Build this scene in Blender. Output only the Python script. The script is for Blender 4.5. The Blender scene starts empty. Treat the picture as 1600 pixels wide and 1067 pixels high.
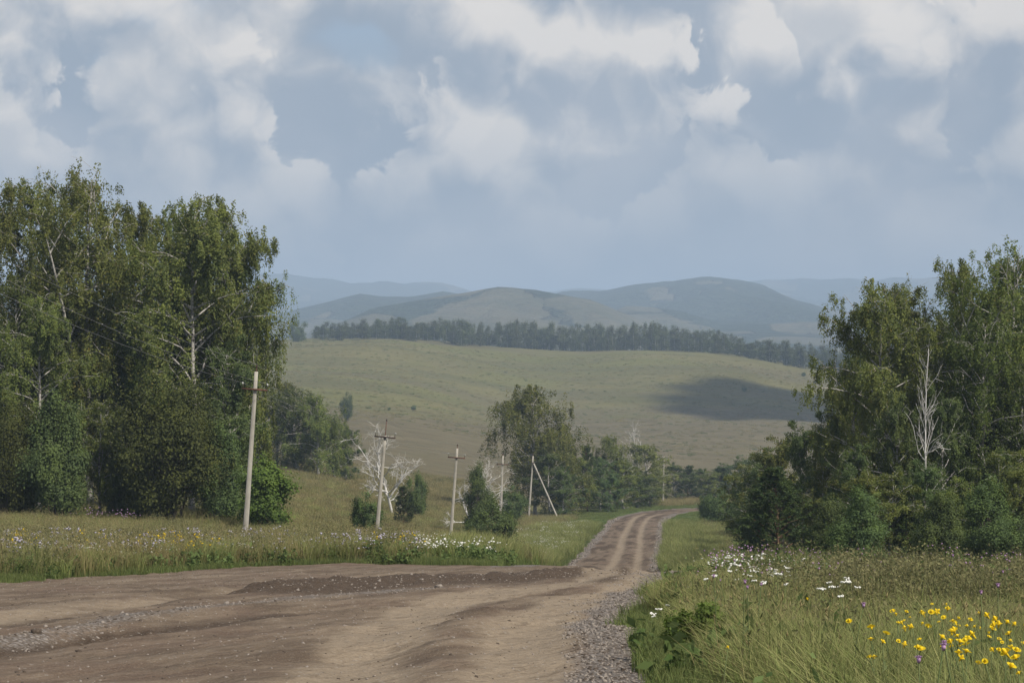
import bpy, math, random
import numpy as np
from mathutils import Vector

R = math.radians
SC = bpy.context.scene
COL = SC.collection
EYE = 1.5            # camera height above the road
F = 3000.0           # focal length in pixels of the 1600 px wide photograph
CX, CY = 800.0, 533.5

# ------------------------------------------------------------------ camera
cam_d = bpy.data.cameras.new('camera')
cam_d.sensor_width = 36.0
cam_d.lens = 36.0 * F / 1600.0
cam_d.clip_start = 0.2
cam_d.clip_end = 60000.0
cam = bpy.data.objects.new('camera', cam_d)
COL.objects.link(cam)
cam.location = (0, 0, EYE)
cam.rotation_euler = (R(90), 0, 0)
SC.camera = cam

# ------------------------------------------------------------------ light
SUN_AZ, SUN_EL = R(48), R(47)       # to the right of and behind the viewer
SDIR = Vector((math.cos(SUN_EL) * math.sin(SUN_AZ), -math.cos(SUN_EL) * math.cos(SUN_AZ), math.sin(SUN_EL)))
sun_d = bpy.data.lights.new('sun', 'SUN')
sun_d.energy = 5.0
sun_d.angle = R(0.7)
sun_d.color = (1.0, 0.93, 0.82)
sun = bpy.data.objects.new('sun', sun_d)
COL.objects.link(sun)
sun.rotation_euler = (-SDIR).to_track_quat('-Z', 'Y').to_euler()
sun.location = (60, -60, 120)

SC.view_settings.view_transform = 'Standard'
SC.view_settings.look = 'None'
SC.view_settings.gamma = 1.0
SC.view_settings.exposure = 0.2
SC.view_settings.use_curve_mapping = False
SC.render.film_transparent = False
cy = SC.cycles
cy.max_bounces = 5
cy.diffuse_bounces = 2
cy.glossy_bounces = 2
cy.transmission_bounces = 3
cy.volume_bounces = 0
cy.use_denoising = True
cy.use_adaptive_sampling = True
cy.adaptive_threshold = 0.015


class NT:
    """small helper for building node trees"""
    def __init__(self, tree):
        self.t = tree
        self.n = tree.nodes
        self.l = tree.links

    def node(self, typ, **kw):
        n = self.n.new(typ)
        for k, v in kw.items():
            setattr(n, k, v)
        return n

    def link(self, a, b):
        self.l.new(a, b)

    def put(self, sock, v):
        if isinstance(v, bpy.types.NodeSocket):
            self.l.new(v, sock)
        elif v is not None:
            sock.default_value = v

    def math(self, op, a, b=None, c=None, clamp=False):
        n = self.node('ShaderNodeMath', operation=op)
        n.use_clamp = clamp
        self.put(n.inputs[0], a)
        if b is not None:
            self.put(n.inputs[1], b)
        if c is not None:
            self.put(n.inputs[2], c)
        return n.outputs[0]

    def vmath(self, op, a, b=None):
        n = self.node('ShaderNodeVectorMath', operation=op)
        self.put(n.inputs[0], a)
        if b is not None:
            self.put(n.inputs[1], b)
        return n.outputs[0]

    def mix(self, f, a, b, blend='MIX'):
        n = self.node('ShaderNodeMix', data_type='RGBA', blend_type=blend)
        self.put(n.inputs[0], f)
        self.put(n.inputs[6], a if not isinstance(a, tuple) or len(a) == 4 else a + (1,))
        self.put(n.inputs[7], b if not isinstance(b, tuple) or len(b) == 4 else b + (1,))
        return n.outputs[2]

    def noise(self, vec, scale, detail=4, rough=0.55, out='Fac', dist=0.0):
        n = self.node('ShaderNodeTexNoise')
        self.put(n.inputs['Vector'], vec)
        n.inputs['Scale'].default_value = scale
        n.inputs['Detail'].default_value = detail
        n.inputs['Roughness'].default_value = rough
        n.inputs['Distortion'].default_value = dist
        return n.outputs[out]

    def ramp(self, v, a, b, smooth=True):
        n = self.node('ShaderNodeMapRange', interpolation_type='SMOOTHSTEP' if smooth else 'LINEAR')
        self.put(n.inputs[0], v)
        n.inputs[1].default_value = a
        n.inputs[2].default_value = b
        return n.outputs[0]

    def attr(self, name, out='Fac'):
        n = self.node('ShaderNodeAttribute', attribute_name=name)
        return n.outputs[out]

    def comb(self, x, y, z):
        n = self.node('ShaderNodeCombineXYZ')
        self.put(n.inputs[0], x); self.put(n.inputs[1], y); self.put(n.inputs[2], z)
        return n.outputs[0]


# ------------------------------------------------------------------ sky
world = bpy.data.worlds.new('World')
SC.world = world
world.use_nodes = True
world.cycles.sampling_method = 'MANUAL'
world.cycles.sample_map_resolution = 256
wt = NT(world.node_tree)
wt.n.clear()
w_out = wt.node('ShaderNodeOutputWorld')
w_bg = wt.node('ShaderNodeBackground')
sky = wt.node('ShaderNodeTexSky', sky_type='NISHITA')
sky.sun_disc = False
sky.sun_elevation = SUN_EL
sky.sun_rotation = math.pi - SUN_AZ
sky.altitude = 300
sky.air_density = 1.0
sky.dust_density = 0.4
geo = wt.node('ShaderNodeTexCoord')
dirv = wt.vmath('NORMALIZE', geo.outputs['Generated'])
sep = wt.node('ShaderNodeSeparateXYZ')
wt.link(dirv, sep.inputs[0])
# smooth map of the whole sphere of directions to a plane (least stretched to the north)
_den = wt.math('DIVIDE', 2.15, wt.math('ADD', sep.outputs[1], 1.15))
skyp = wt.comb(wt.math('MULTIPLY', sep.outputs[0], _den), wt.math('MULTIPLY', sep.outputs[2], _den), 0.0)


def noise2(vec, scale, detail=2.0, rough=0.5, out='Fac'):
    o = wt.noise(vec, scale, detail, rough, out)
    o.node.noise_dimensions = '2D'
    return o


def puff2(vec, scale, detail):
    vo = wt.node('ShaderNodeTexVoronoi', feature='F1')
    vo.voronoi_dimensions = '2D'
    wt.link(vec, vo.inputs['Vector'])
    vo.inputs['Scale'].default_value = scale
    vo.inputs['Detail'].default_value = detail
    vo.inputs['Roughness'].default_value = 0.45
    vo.inputs['Lacunarity'].default_value = 2.4
    vo.normalize = True
    return wt.math('SUBTRACT', 1.0, vo.outputs['Distance'])


def cloud_pair(seed, sc):
    """thickness of a cloud layer here and a little further towards the light"""
    v = wt.vmath('ADD', skyp, seed)
    warp = wt.vmath('SUBTRACT', noise2(v, 16.0 * sc, 1.0, 0.5, 'Color'), (0.5, 0.5, 0.5))
    vw = wt.vmath('ADD', v, wt.vmath('MULTIPLY', warp, (0.038 / sc, 0.034 / sc, 0)))
    vb = wt.vmath('ADD', vw, (0.010 / sc, 0.036 / sc, 0))
    fine = noise2(vw, 30.0 * sc, 5.0, 0.62)
    da = wt.math('MULTIPLY_ADD', puff2(vw, 13.0 * sc, 3.0), 0.50, wt.math('MULTIPLY', noise2(v, 6.0 * sc, 1.0), 0.95))
    da = wt.math('MULTIPLY_ADD', fine, 0.20, da)
    vs = wt.vmath('ADD', v, (0.010 / sc, 0.036 / sc, 0))
    db = wt.math('MULTIPLY_ADD', puff2(vb, 13.0 * sc, 0.0), 0.50, wt.math('MULTIPLY', noise2(vs, 6.0 * sc, 1.0), 0.95))
    return da, wt.math('ADD', db, 0.10)


up = wt.ramp(sep.outputs[2], 0.012, 0.15)
glow = noise2(wt.vmath('ADD', skyp, (1.3, 4.2, 0.0)), 5.0, 1.0)           # some banks catch more sun
sky_s = wt.mix(1.0, sky.outputs[0], (0.10, 0.10, 0.10), 'MULTIPLY')
GREY, LIT = (0.280, 0.332, 0.402), (0.74, 0.697, 0.650)
soft = noise2(wt.vmath('ADD', skyp, (7, 2, 1)), 9.0, 3.0)
skyc = wt.mix(wt.ramp(soft, 0.36, 0.72), GREY, (0.398, 0.426, 0.472))
skyc = wt.mix(wt.math('MULTIPLY', wt.ramp(soft, 0.34, 0.26), wt.ramp(sep.outputs[2], 0.10, 0.2)), skyc, sky_s)
# overhead the heaps stand apart and the blue between them is deeper
skyc = wt.mix(wt.math('MULTIPLY', wt.ramp(sep.outputs[2], 0.18, 0.5), 0.9), skyc, sky_s)
for seed, sc, th, amp in (((12.6, 4.4, 0.0), 1.25, 0.83, 1.0), ((6.3, 2.9, 0.0), 2.0, 0.84, 0.95)):
    da, db = cloud_pair(seed, sc)
    edge = wt.ramp(da, th, th + 0.05)
    topn = wt.ramp(wt.math('SUBTRACT', da, db), -0.14, 0.26)
    lum = wt.math('MULTIPLY', topn, wt.math('MULTIPLY_ADD', up, 0.95, 0.16))
    lum = wt.math('MULTIPLY', lum, wt.math('MULTIPLY', wt.math('MULTIPLY_ADD', glow, 1.7, 0.25), amp))
    lum = wt.math('MULTIPLY', lum, wt.math('MULTIPLY_ADD', wt.ramp(sep.outputs[2], 0.25, 0.6), -0.6, 1.0))   # overhead one sees the shaded bases
    lay = wt.mix(wt.math('MINIMUM', lum, 1.0), wt.mix(0.5, skyc, GREY), LIT)
    skyc = wt.mix(wt.math('MULTIPLY', edge, wt.math('MULTIPLY_ADD', up, 0.6, 0.34)), skyc, lay)
wt.link(skyc, w_bg.inputs[0])
w_bg.inputs[1].default_value = 1.0
wt.link(w_bg.outputs[0], w_out.inputs[0])


# ------------------------------------------------------------------ helpers
def tag(o, label=None, cat=None, group=None, kind=None):
    if label: o['label'] = label
    if cat: o['category'] = cat
    if group: o['group'] = group
    if kind: o['kind'] = kind
    return o


def link(o, parent=None):
    COL.objects.link(o)
    if parent is not None:
        o.parent = parent
    return o


def mesh_from(name, V, Fq, mat=None, smooth=False, attrs=None):
    """V (n,3); Fq (m,3|4) int array, or list of such arrays"""
    me = bpy.data.meshes.new(name)
    if not isinstance(Fq, list):
        Fq = [Fq]
    Fq = [np.asarray(f, dtype=np.int32) for f in Fq if len(f)]
    V = np.asarray(V, dtype=np.float32)
    nl = sum(f.size for f in Fq)
    nf = sum(len(f) for f in Fq)
    me.vertices.add(len(V)); me.loops.add(nl); me.polygons.add(nf)
    me.vertices.foreach_set('co', V.ravel())
    me.loops.foreach_set('vertex_index', np.concatenate([f.ravel() for f in Fq]))
    tot = np.concatenate([np.full(len(f), f.shape[1], np.int32) for f in Fq])
    st = np.concatenate([[0], np.cumsum(tot)[:-1]]).astype(np.int32)
    me.polygons.foreach_set('loop_start', st)
    me.polygons.foreach_set('loop_total', tot)
    if smooth:
        me.polygons.foreach_set('use_smooth', np.ones(nf, bool))
    for k, a in (attrs or {}).items():
        at = me.attributes.new(k, 'FLOAT', 'POINT')
        at.data.foreach_set('value', np.asarray(a, np.float32).ravel())
    me.update(calc_edges=True)
    me.validate()
    if mat:
        me.materials.append(mat)
    return me


def obj(name, me, parent=None):
    return link(bpy.data.objects.new(name, me), parent)


class MB:
    """collects tubes, boxes and leaf faces into one mesh"""
    def __init__(self):
        self.V = []; self.Q = []; self.T = []; self.n = 0

    def add(self, V, Q=None, T=None):
        V = np.asarray(V, float)
        if Q is not None and len(Q): self.Q.append(np.asarray(Q) + self.n)
        if T is not None and len(T): self.T.append(np.asarray(T) + self.n)
        self.V.append(V); self.n += len(V)

    def tube(self, P, rad, k=6, cap=True):
        P = np.asarray(P, float); n = len(P)
        rad = np.broadcast_to(np.asarray(rad, float), (n,))
        tan = np.gradient(P, axis=0)
        tan /= np.linalg.norm(tan, axis=1)[:, None] + 1e-9
        ref = np.array([0, 0, 1.0]) if abs(tan[0][2]) < 0.9 else np.array([1.0, 0, 0])
        a = np.cross(tan, ref); a /= np.linalg.norm(a, axis=1)[:, None] + 1e-9
        b = np.cross(tan, a)
        th = np.arange(k) / k * 2 * np.pi
        V = P[:, None] + rad[:, None, None] * (np.cos(th)[None, :, None] * a[:, None] + np.sin(th)[None, :, None] * b[:, None])
        i = np.arange(n - 1)[:, None] * k; j = np.arange(k)[None]; j2 = (j + 1) % k
        Q = np.stack([i + j, i + j2, i + k + j2, i + k + j], -1).reshape(-1, 4)
        V = V.reshape(-1, 3); T = None
        if cap:
            V = np.vstack([V, P[-1:], P[:1]])
            c = n * k
            T = np.array([[(n - 1) * k + q, (n - 1) * k + (q + 1) % k, c] for q in range(k)] +
                         [[(q + 1) % k, q, c + 1] for q in range(k)])
        self.add(V, Q, T)

    def box(self, c, s, taper=None):
        sx, sy, sz = np.array(s) / 2
        V = np.array([[x * sx, y * sy, z * sz] for z in (-1, 1) for y in (-1, 1) for x in (-1, 1)], float)
        if taper:
            V[4:, :2] *= taper
        Q = [[0, 2, 3, 1], [4, 5, 7, 6], [0, 1, 5, 4], [2, 6, 7, 3], [0, 4, 6, 2], [1, 3, 7, 5]]
        self.add(V + np.array(c), Q)

    def leaves(self, C, A, B):
        """rhombic leaf faces: centre C, half long axis A, half short axis B"""
        n = len(C)
        V = np.stack([C - A, C + B - A * 0.15, C + A, C - B - A * 0.15], 1).reshape(-1, 3)
        self.add(V, np.arange(n * 4).reshape(n, 4))

    def mesh(self, name, mat, smooth=False):
        V = np.vstack(self.V)
        return mesh_from(name, V, self.Q + self.T, mat, smooth)


def unit(v):
    return v / (np.linalg.norm(v, axis=-1, keepdims=True) + 1e-9)


def rand_unit(rng, n):
    return unit(rng.normal(size=(n, 3)))


def vnoise(x, y, seed=0):
    """2-D value noise 0..1"""
    xi = np.floor(x).astype(np.int64); yi = np.floor(y).astype(np.int64)
    fx = x - xi; fy = y - yi
    fx = fx * fx * (3 - 2 * fx); fy = fy * fy * (3 - 2 * fy)

    def h(a, b):
        n = (a * 374761393 + b * 668265263 + seed * 1442695041) & 0x7fffffff
        n = ((n ^ (n >> 13)) * 1274126177) & 0x7fffffff
        return ((n ^ (n >> 16)) & 0xffff) / 65535.0
    return (h(xi, yi) * (1 - fx) + h(xi + 1, yi) * fx) * (1 - fy) + (h(xi, yi + 1) * (1 - fx) + h(xi + 1, yi + 1) * fx) * fy


def fbm(x, y, seed=0, oct=4):
    s = 0; a = 0.5; t = 0
    for o in range(oct):
        s = s + a * vnoise(x * 2 ** o, y * 2 ** o, seed + o * 17); t += a; a *= 0.5
    return s / t


def sstep(a, b, x):
    t = np.clip((x - a) / (b - a), 0, 1)
    return t * t * (3 - 2 * t)


def seg_dist(x, y, pts):
    """distance to a polyline and signed side (+ = right of travel)"""
    best = np.full(np.shape(x), 1e9); side = np.zeros(np.shape(x))
    for (ax, ay), (bx, by) in zip(pts[:-1], pts[1:]):
        dx, dy = bx - ax, by - ay
        t = np.clip(((x - ax) * dx + (y - ay) * dy) / (dx * dx + dy * dy + 1e-9), 0, 1)
        px, py = x - ax - t * dx, y - ay - t * dy
        dd = np.hypot(px, py)
        m = dd < best
        best = np.where(m, dd, best)
        side = np.where(m, np.sign(px * dy - py * dx), side)
    return best, side


def poly_sd(x, y, pts):
    """signed distance to a polygon, negative inside"""
    d, _ = seg_dist(x, y, pts + pts[:1])
    ins = np.zeros(np.shape(x), bool)
    for (ax, ay), (bx, by) in zip(pts, pts[1:] + pts[:1]):
        if ay == by: continue
        c = ((ay > y) != (by > y)) & (x < (bx - ax) * (y - ay) / (by - ay) + ax)
        ins ^= c
    return np.where(ins, -d, d)


# ------------------------------------------------------------------ the lie of the land
# control points: (column in the photo, distance in m, row in the photo where that ground shows)
ctl = []
for px in (-1400, -600, 0, 400, 800, 1200, 1700, 2300, 3000):
    for d in (4, 8, 14, 22, 32, 42):
        ctl.append((px, d, 803 + 4500 / d))
ctl += [(p, d, a + 4500 / d) for (p, d, a) in [
    (0, 47, 807), (-500, 47, 805), (500, 58, 803), (890, 55, 803), (700, 58, 803), (300, 60, 803), (0, 60, 800), (0, 80, 795),
    (-600, 80, 790), (-600, 110, 768), (-1400, 80, 780), (-1400, 150, 740), (-600, 200, 715), (-1400, 300, 690),
    (385, 95, 806), (250, 95, 798), (150, 108, 780), (0, 108, 776), (300, 110, 782), (450, 108, 792), (200, 150, 752), (200, 250, 712),
    (587, 122, 818), (560, 80, 806), (703, 150, 826), (650, 90, 812), (783, 205, 802), (826, 240, 793), (1036, 320, 773), (480, 170, 762), (480, 250, 722),
    (600, 190, 782), (600, 250, 752), (600, 320, 726), (700, 200, 794),
    (800, 80, 820), (800, 110, 836), (800, 134, 842), (800, 165, 826),
    (950, 75, 845), (950, 95, 860), (955, 110, 858), (955, 129, 849), (967, 145, 837), (979, 165, 821), (988, 198, 802),
    (997, 232, 789), (1030, 265, 782), (1093, 290, 778), (1150, 300, 777), (1300, 330, 772),
    (1130, 50, 806), (1130, 65, 832), (1130, 80, 850), (1130, 110, 856), (1130, 145, 836), (1130, 200, 806), (1130, 250, 788),
    (1350, 45, 806), (1350, 58, 826), (1350, 80, 850), (1350, 100, 853), (1350, 130, 843), (1350, 200, 812), (1350, 280, 784),
    (1700, 45, 806), (1700, 60, 828), (1700, 85, 848), (1700, 120, 843), (1700, 200, 815), (2300, 60, 815), (2300, 100, 835), (2300, 200, 815),
    (3000, 60, 805), (3000, 150, 810), (2300, 350, 785), (3000, 350, 790),
    (200, 420, 690), (200, 600, 640), (200, 800, 590), (200, 1000, 545), (200, 1150, 522), (-600, 420, 680), (-600, 1150, 520), (-1400, 600, 640), (-1400, 1150, 515),
    (450, 420, 692), (450, 600, 638), (450, 800, 586), (450, 1000, 545), (450, 1120, 527),
    (620, 420, 702), (620, 600, 648), (620, 800, 590), (620, 1000, 540), (620, 1120, 524),
    (800, 320, 757), (800, 420, 728), (800, 600, 684), (800, 800, 626), (800, 1000, 568), (800, 1150, 543),
    (1000, 420, 743), (1000, 600, 702), (1000, 800, 645), (1000, 1000, 580), (1000, 1150, 544),
    (1100, 800, 655), (1100, 1000, 588), (1100, 1150, 549), (1200, 1000, 600), (1200, 1150, 563),
    (1300, 420, 760), (1300, 600, 720), (1300, 800, 668), (1300, 1000, 614), (1300, 1150, 579),
    (1500, 600, 735), (1500, 1150, 600), (2300, 600, 750), (2300, 1150, 615), (3000, 1150, 620),
    (200, 1400, 555), (620, 1400, 556), (800, 1400, 566), (1000, 1400, 568), (1300, 1400, 596), (2300, 1400, 620), (-1000, 1400, 550),
    (200, 1900, 580), (620, 1900, 580), (1000, 1900, 585), (1300, 1900, 592), (2300, 1900, 600), (-1000, 1900, 580)]]
ctl = np.array(ctl, float)
KU = 3.2


def feat(u, d):
    return np.stack([u * KU, np.log(d)], -1)


_cu = (ctl[:, 0] - CX) / F
_cf = feat(_cu, ctl[:, 1])
_cv = ctl[:, 2] - 3000 * EYE / ctl[:, 1]


def _phi(r2):
    return 0.5 * r2 * np.log(r2 + 1e-9)


_n = len(ctl)
_A = _phi(((_cf[:, None] - _cf[None]) ** 2).sum(-1)) + np.eye(_n) * 0.004
_Pm = np.hstack([np.ones((_n, 1)), _cf])
_M = np.block([[_A, _Pm], [_Pm.T, np.zeros((3, 3))]])
_w = np.linalg.solve(_M, np.concatenate([_cv, np.zeros(3)]))


def base_height(x, y):
    d = np.maximum(y, 4.0)
    u = np.clip(x / d, -0.75, 0.75)
    f = feat(u, d)
    out = np.empty(len(f))
    for i in range(0, len(f), 40000):
        g = f[i:i + 40000]
        r2 = ((g[:, None] - _cf[None]) ** 2).sum(-1)
        out[i:i + 40000] = _phi(r2) @ _w[:_n] + _w[_n] + g @ _w[_n + 1:]
    return -y * (out - CY) / F


def near_plan(px, py):
    """a pixel on the near slope -> plan position (the slope is a plane there)"""
    d = 4500.0 / (py - 803.0)
    return ((px - CX) / F * d, d)


near_poly = [near_plan(*p) for p in [(905, 884), (800, 885), (700, 883), (600, 881), (520, 880), (400, 885), (280, 892), (140, 900), (0, 908), (-200, 922), (-600, 950)]]
near_poly += [(-30, 14), (-30, -9.5), (1.9, -9.5), (1.75, 8)]
near_poly += [near_plan(*p) for p in [(1062, 1067), (1040, 1030), (1012, 990), (1017, 960), (1042, 935), (1064, 908), (1060, 898), (1040, 889)]]
far_line = [(2.9, 50), (3.9, 75), (5.2, 100), (6.7, 129), (8.1, 145), (9.8, 165), (12.4, 198), (15.4, 232), (18.8, 254), (23, 271), (28, 284), (36, 297), (58, 318), (100, 345), (180, 380)]


def smooth_line(P, n=4):
    P = np.array(P, float)
    for _ in range(n):
        Q = [P[0]]
        for a, b in zip(P[:-1], P[1:]):
            Q += [a * .75 + b * .25, a * .25 + b * .75]
        Q.append(P[-1]); P = np.array(Q)
        if len(P) > 60: break
    return [tuple(p) for p in P]


far_line = smooth_line(far_line, 2)
RW = 3.45


def road_sd(x, y):
    a = poly_sd(x, y, near_poly)
    b, _ = seg_dist(x, y, far_line)
    b = b - RW
    k = 1.2
    h = np.clip(0.5 + 0.5 * (b - a) / k, 0, 1)
    s = b * (1 - h) + a * h - k * h * (1 - h)
    return s + (fbm(x * 0.9, y * 0.5, 5, 3) - 0.5) * 0.9


RD = [(884, 129), (868, 145), (848, 165), (825, 198), (808, 232), (799, 265)]


def far_plan(px, py):
    d = np.interp(-py, [-r[0] for r in RD], [r[1] for r in RD])
    return ((px - CX) / F * d, d)


T1 = smooth_line([(18.0, 255), (15.2, 238), far_plan(983, 822), far_plan(973, 840), far_plan(966, 868), (5.9, 120), (4.4, 90), (3.0, 62)] + [near_plan(*p) for p in
     [(940, 906), (870, 918), (793, 924), (716, 933), (673, 947), (640, 965), (590, 993), (550, 1047), (500, 1140)]] + [(-2.2, 3), (-2.2, -9)], 2)
T2 = smooth_line([(20.2, 256), (17.2, 240), far_plan(1003, 822), far_plan(1000, 840), far_plan(999, 868), (7.7, 120), (6.2, 90), (4.7, 62)] + [near_plan(*p) for p in
     [(1013, 908), (950, 927), (883, 943), (850, 960), (828, 993), (816, 1060), (800, 1140)]] + [(-0.3, 3), (-0.3, -9)], 2)
T3 = smooth_line([near_plan(*p) for p in [(700, 892), (560, 900), (430, 910), (300, 925), (150, 943), (0, 961), (-300, 1000), (-900, 1090)]], 2)
T4 = smooth_line([near_plan(*p) for p in [(600, 887), (450, 893), (250, 905), (100, 914), (-150, 932), (-500, 960)]], 2)
STONEL = smooth_line([near_plan(*p) for p in [(720, 922), (620, 927), (470, 938), (300, 956), (130, 985), (0, 1005), (-300, 1060)]], 2)
DARK1 = smooth_line([near_plan(*p) for p in [(880, 925), (780, 934), (560, 946), (250, 981), (0, 1015), (-300, 1070)]], 2)
DARK2 = smooth_line([near_plan(*p) for p in [(430, 913), (330, 925), (200, 942), (0, 972), (-300, 1015)]], 2)
DARK3 = smooth_line([near_plan(*p) for p in [(860, 938), (760, 955), (690, 980), (640, 1010)]], 2)
BERM = smooth_line([near_plan(*p) for p in [(930, 897), (850, 901), (700, 906), (560, 913), (430, 922)]], 2)
BERM2 = smooth_line([near_plan(*p) for p in [(1055, 898), (1000, 903), (960, 912)]], 2)

# structured sheet: columns of constant s = x/(y+10), rows of constant y
s_in = np.linspace(-0.30, 0.30, 420)
s_l = -0.30 - np.cumsum(np.linspace(0.0018, 0.016, 55))
s_cols = np.concatenate([s_l[::-1], s_in, -s_l])
rows = np.concatenate([np.exp(np.linspace(math.log(1.5), math.log(76), 330))[:-1], np.exp(np.linspace(math.log(76), math.log(1800), 220))]) - 10
GX = s_cols[None, :] * (rows[:, None] + 10)
GY = np.broadcast_to(rows[:, None], GX.shape)
gx, gy = GX.ravel(), GY.ravel().copy()
gz = base_height(gx, gy)
sd = road_sd(gx, gy)
d_t1, _ = seg_dist(gx, gy, T1)
d_t2, _ = seg_dist(gx, gy, T2)
d_t3, _ = seg_dist(gx, gy, T3)
d_t4, _ = seg_dist(gx, gy, T4)
d_st, _ = seg_dist(gx, gy, STONEL)
d_d1, _ = seg_dist(gx, gy, DARK1)
d_d2, _ = seg_dist(gx, gy, DARK2)
d_d3, _ = seg_dist(gx, gy, DARK3)
d_b, _ = seg_dist(gx, gy, BERM)
d_b2, _ = seg_dist(gx, gy, BERM2)
g = lambda d, w: np.exp(-(d / w) ** 2)
road = 1 - sstep(-0.15, 0.2, sd)
n1 = fbm(gx * 0.8, gy * 0.35, 11, 4)
n2 = fbm(gx * 3.0, gy * 1.3, 23, 4)
track = np.clip(np.maximum.reduce([np.where(gy > 62, 0.75, 1) * g(d_t1, np.where(gy > 62, 0.5, 0.62)), np.where(gy > 62, 0.7, 1) * g(d_t2, np.where(gy > 62, 0.45, 0.66)), 0.55 * g(d_t3, 0.75), 0.5 * g(d_t4, 0.6)]) * (0.55 + 0.8 * n1), 0, 1)
between = np.clip(g(np.minimum(d_t1, d_t2), 2.0) * sstep(45, 20, gy) * 0.30, 0, 1)
track = np.clip(np.maximum(track, between * (0.8 + 0.4 * n1)), 0, 1) * road
dark = np.clip(np.maximum.reduce([0.9 * g(d_d1, 0.35), 0.85 * g(d_d2, 0.5), 0.6 * g(d_d3, 0.3), 1.15 * g(d_b, 2.2), 1.1 * g(d_b2, 1.6)]) * (0.6 + 0.7 * n2), 0, 1)
far_in = sstep(62, 75, gy) * sstep(-0.4, -1.2, sd)
dark = np.maximum(dark, far_in * 0.85 * sstep(0.36, 0.62, 0.6 * n1 + 0.4 * n2)) * road * (1 - 0.85 * track)
xr = sd
near_right = (gx > -0.6) & (gy < 60)
gravel = np.where(gy > 62, sstep(-1.35, -0.5, sd), np.where(near_right, sstep(-1.35, -0.6, sd), sstep(-0.5, 0, sd) * 0.3))
gravel = np.clip(np.maximum(gravel, 0.75 * g(d_st, 0.45) * (0.3 + n2)), 0, 1) * road
# relief: ruts, thrown-up soil, a slightly sunken far road, uneven meadow
rel_z = -0.055 * road * np.maximum(g(d_t1, 0.45), g(d_t2, 0.45)) - 0.10 * road * (g(d_t3, 0.5) + g(d_d2, 0.45) + 0.8 * g(d_d1, 0.4))
rel_z += 0.025 * road * (g(d_t1 - 0.95, 0.25) + g(d_t2 - 0.95, 0.25) + g(d_d2 - 0.9, 0.3) + g(d_d1 - 0.8, 0.25))
rel_z += road * (0.16 * g(d_b, 0.9) * (0.3 + 1.2 * n2) + 0.12 * g(d_b2, 0.7) * n2 + 0.07 * g(d_st, 0.5))
_c, _s = math.cos(R(24)), math.sin(R(24))
_xr, _yr = gx * _c - gy * _s, gx * _s + gy * _c
rel_z += road * (fbm(_xr * 1.9, _yr * 0.16, 37, 3) - 0.5) * 0.16 * sstep(62, 50, gy)
rel_z += road * (n2 - 0.5) * 0.05 + road * (n1 - 0.5) * 0.10
rel_z += (1 - road) * ((fbm(gx * 0.25, gy * 0.25, 31, 4) - 0.5) * 0.35 * sstep(0, 4, sd) + 0.10 * sstep(0, 1.2, sd))
rel_z += ((fbm(gx * 0.012, gy * 0.012, 41, 4) - 0.5) * 7.0 + (fbm(gx * 0.0055 + 2, gy * 0.004, 43, 2) - 0.5) * 14.0 * sstep(1120, 950, gy)) * sstep(330, 600, gy)
gz = gz + rel_z
# how the meadow's own colour varies: dry reddish sward low on the hillside, greener above
PXv = CX + F * gx / np.maximum(gy, 1)
PYv = CY - F * (gz - EYE) / np.maximum(gy, 1)
dry = sstep(230, 330, gy) * sstep(610, 690, PYv + (fbm(gx * .01, gy * .01, 51, 4) - .5) * 90)
nband = fbm(gx * 0.006 + 3, gy * 0.018, 61, 4)
lush = np.clip(sstep(0.5, 0.62, nband) * sstep(330, 480, gy) * 0.8, 0, 1) * (1 - 0.7 * dry)
fresh = np.where((gy > 66) & (gy < 330), sstep(7.0, 1.0, sd), sstep(1.9, 0.1, sd)) * (1 - road) * sstep(0.2, 0.6, n1 + 0.1)

GZ = gz.reshape(GX.shape)
SDG = sd.reshape(GX.shape)
nr, nc = GX.shape
ii = np.arange(nr - 1)[:, None] * nc + np.arange(nc - 1)[None]
quads = np.stack([ii, ii + 1, ii + nc + 1, ii + nc], -1).reshape(-1, 4)


def _lookup(G, x, y):
    x = np.atleast_1d(np.asarray(x, float)); y = np.atleast_1d(np.asarray(y, float))
    r = np.clip(np.interp(y, rows, np.arange(nr)), 0, nr - 1.001)
    c = np.clip(np.interp(x / (y + 10), s_cols, np.arange(nc)), 0, nc - 1.001)
    ri = r.astype(int); ci = c.astype(int); fr = r - ri; fc = c - ci
    return (G[ri, ci] * (1 - fr) + G[ri + 1, ci] * fr) * (1 - fc) + (G[ri, ci + 1] * (1 - fr) + G[ri + 1, ci + 1] * fr) * fc


def ground_z(x, y):
    return _lookup(GZ, x, y)


def road_at(x, y):
    return _lookup(SDG, x, y)


# ------------------------------------------------------------------ materials
def new_mat(name):
    m = bpy.data.materials.new(name)
    m.use_nodes = True
    t = NT(m.node_tree)
    t.n.clear()
    out = t.node('ShaderNodeOutputMaterial')
    return m, t, out


def bsdf(t, out, col, rough=0.8, spec=0.3, bump=None, bstr=0.3, bdist=0.02):
    b = t.node('ShaderNodeBsdfPrincipled')
    t.put(b.inputs['Base Color'], col if not isinstance(col, tuple) else col + (1,))
    t.put(b.inputs['Roughness'], rough)
    b.inputs['Specular IOR Level'].default_value = spec
    if bump is not None:
        bn = t.node('ShaderNodeBump')
        bn.inputs['Strength'].default_value = bstr
        bn.inputs['Distance'].default_value = bdist
        t.link(bump, bn.inputs['Height'])
        t.link(bn.outputs[0], b.inputs['Normal'])
    t.link(b.outputs[0], out.inputs[0])
    return b


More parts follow.
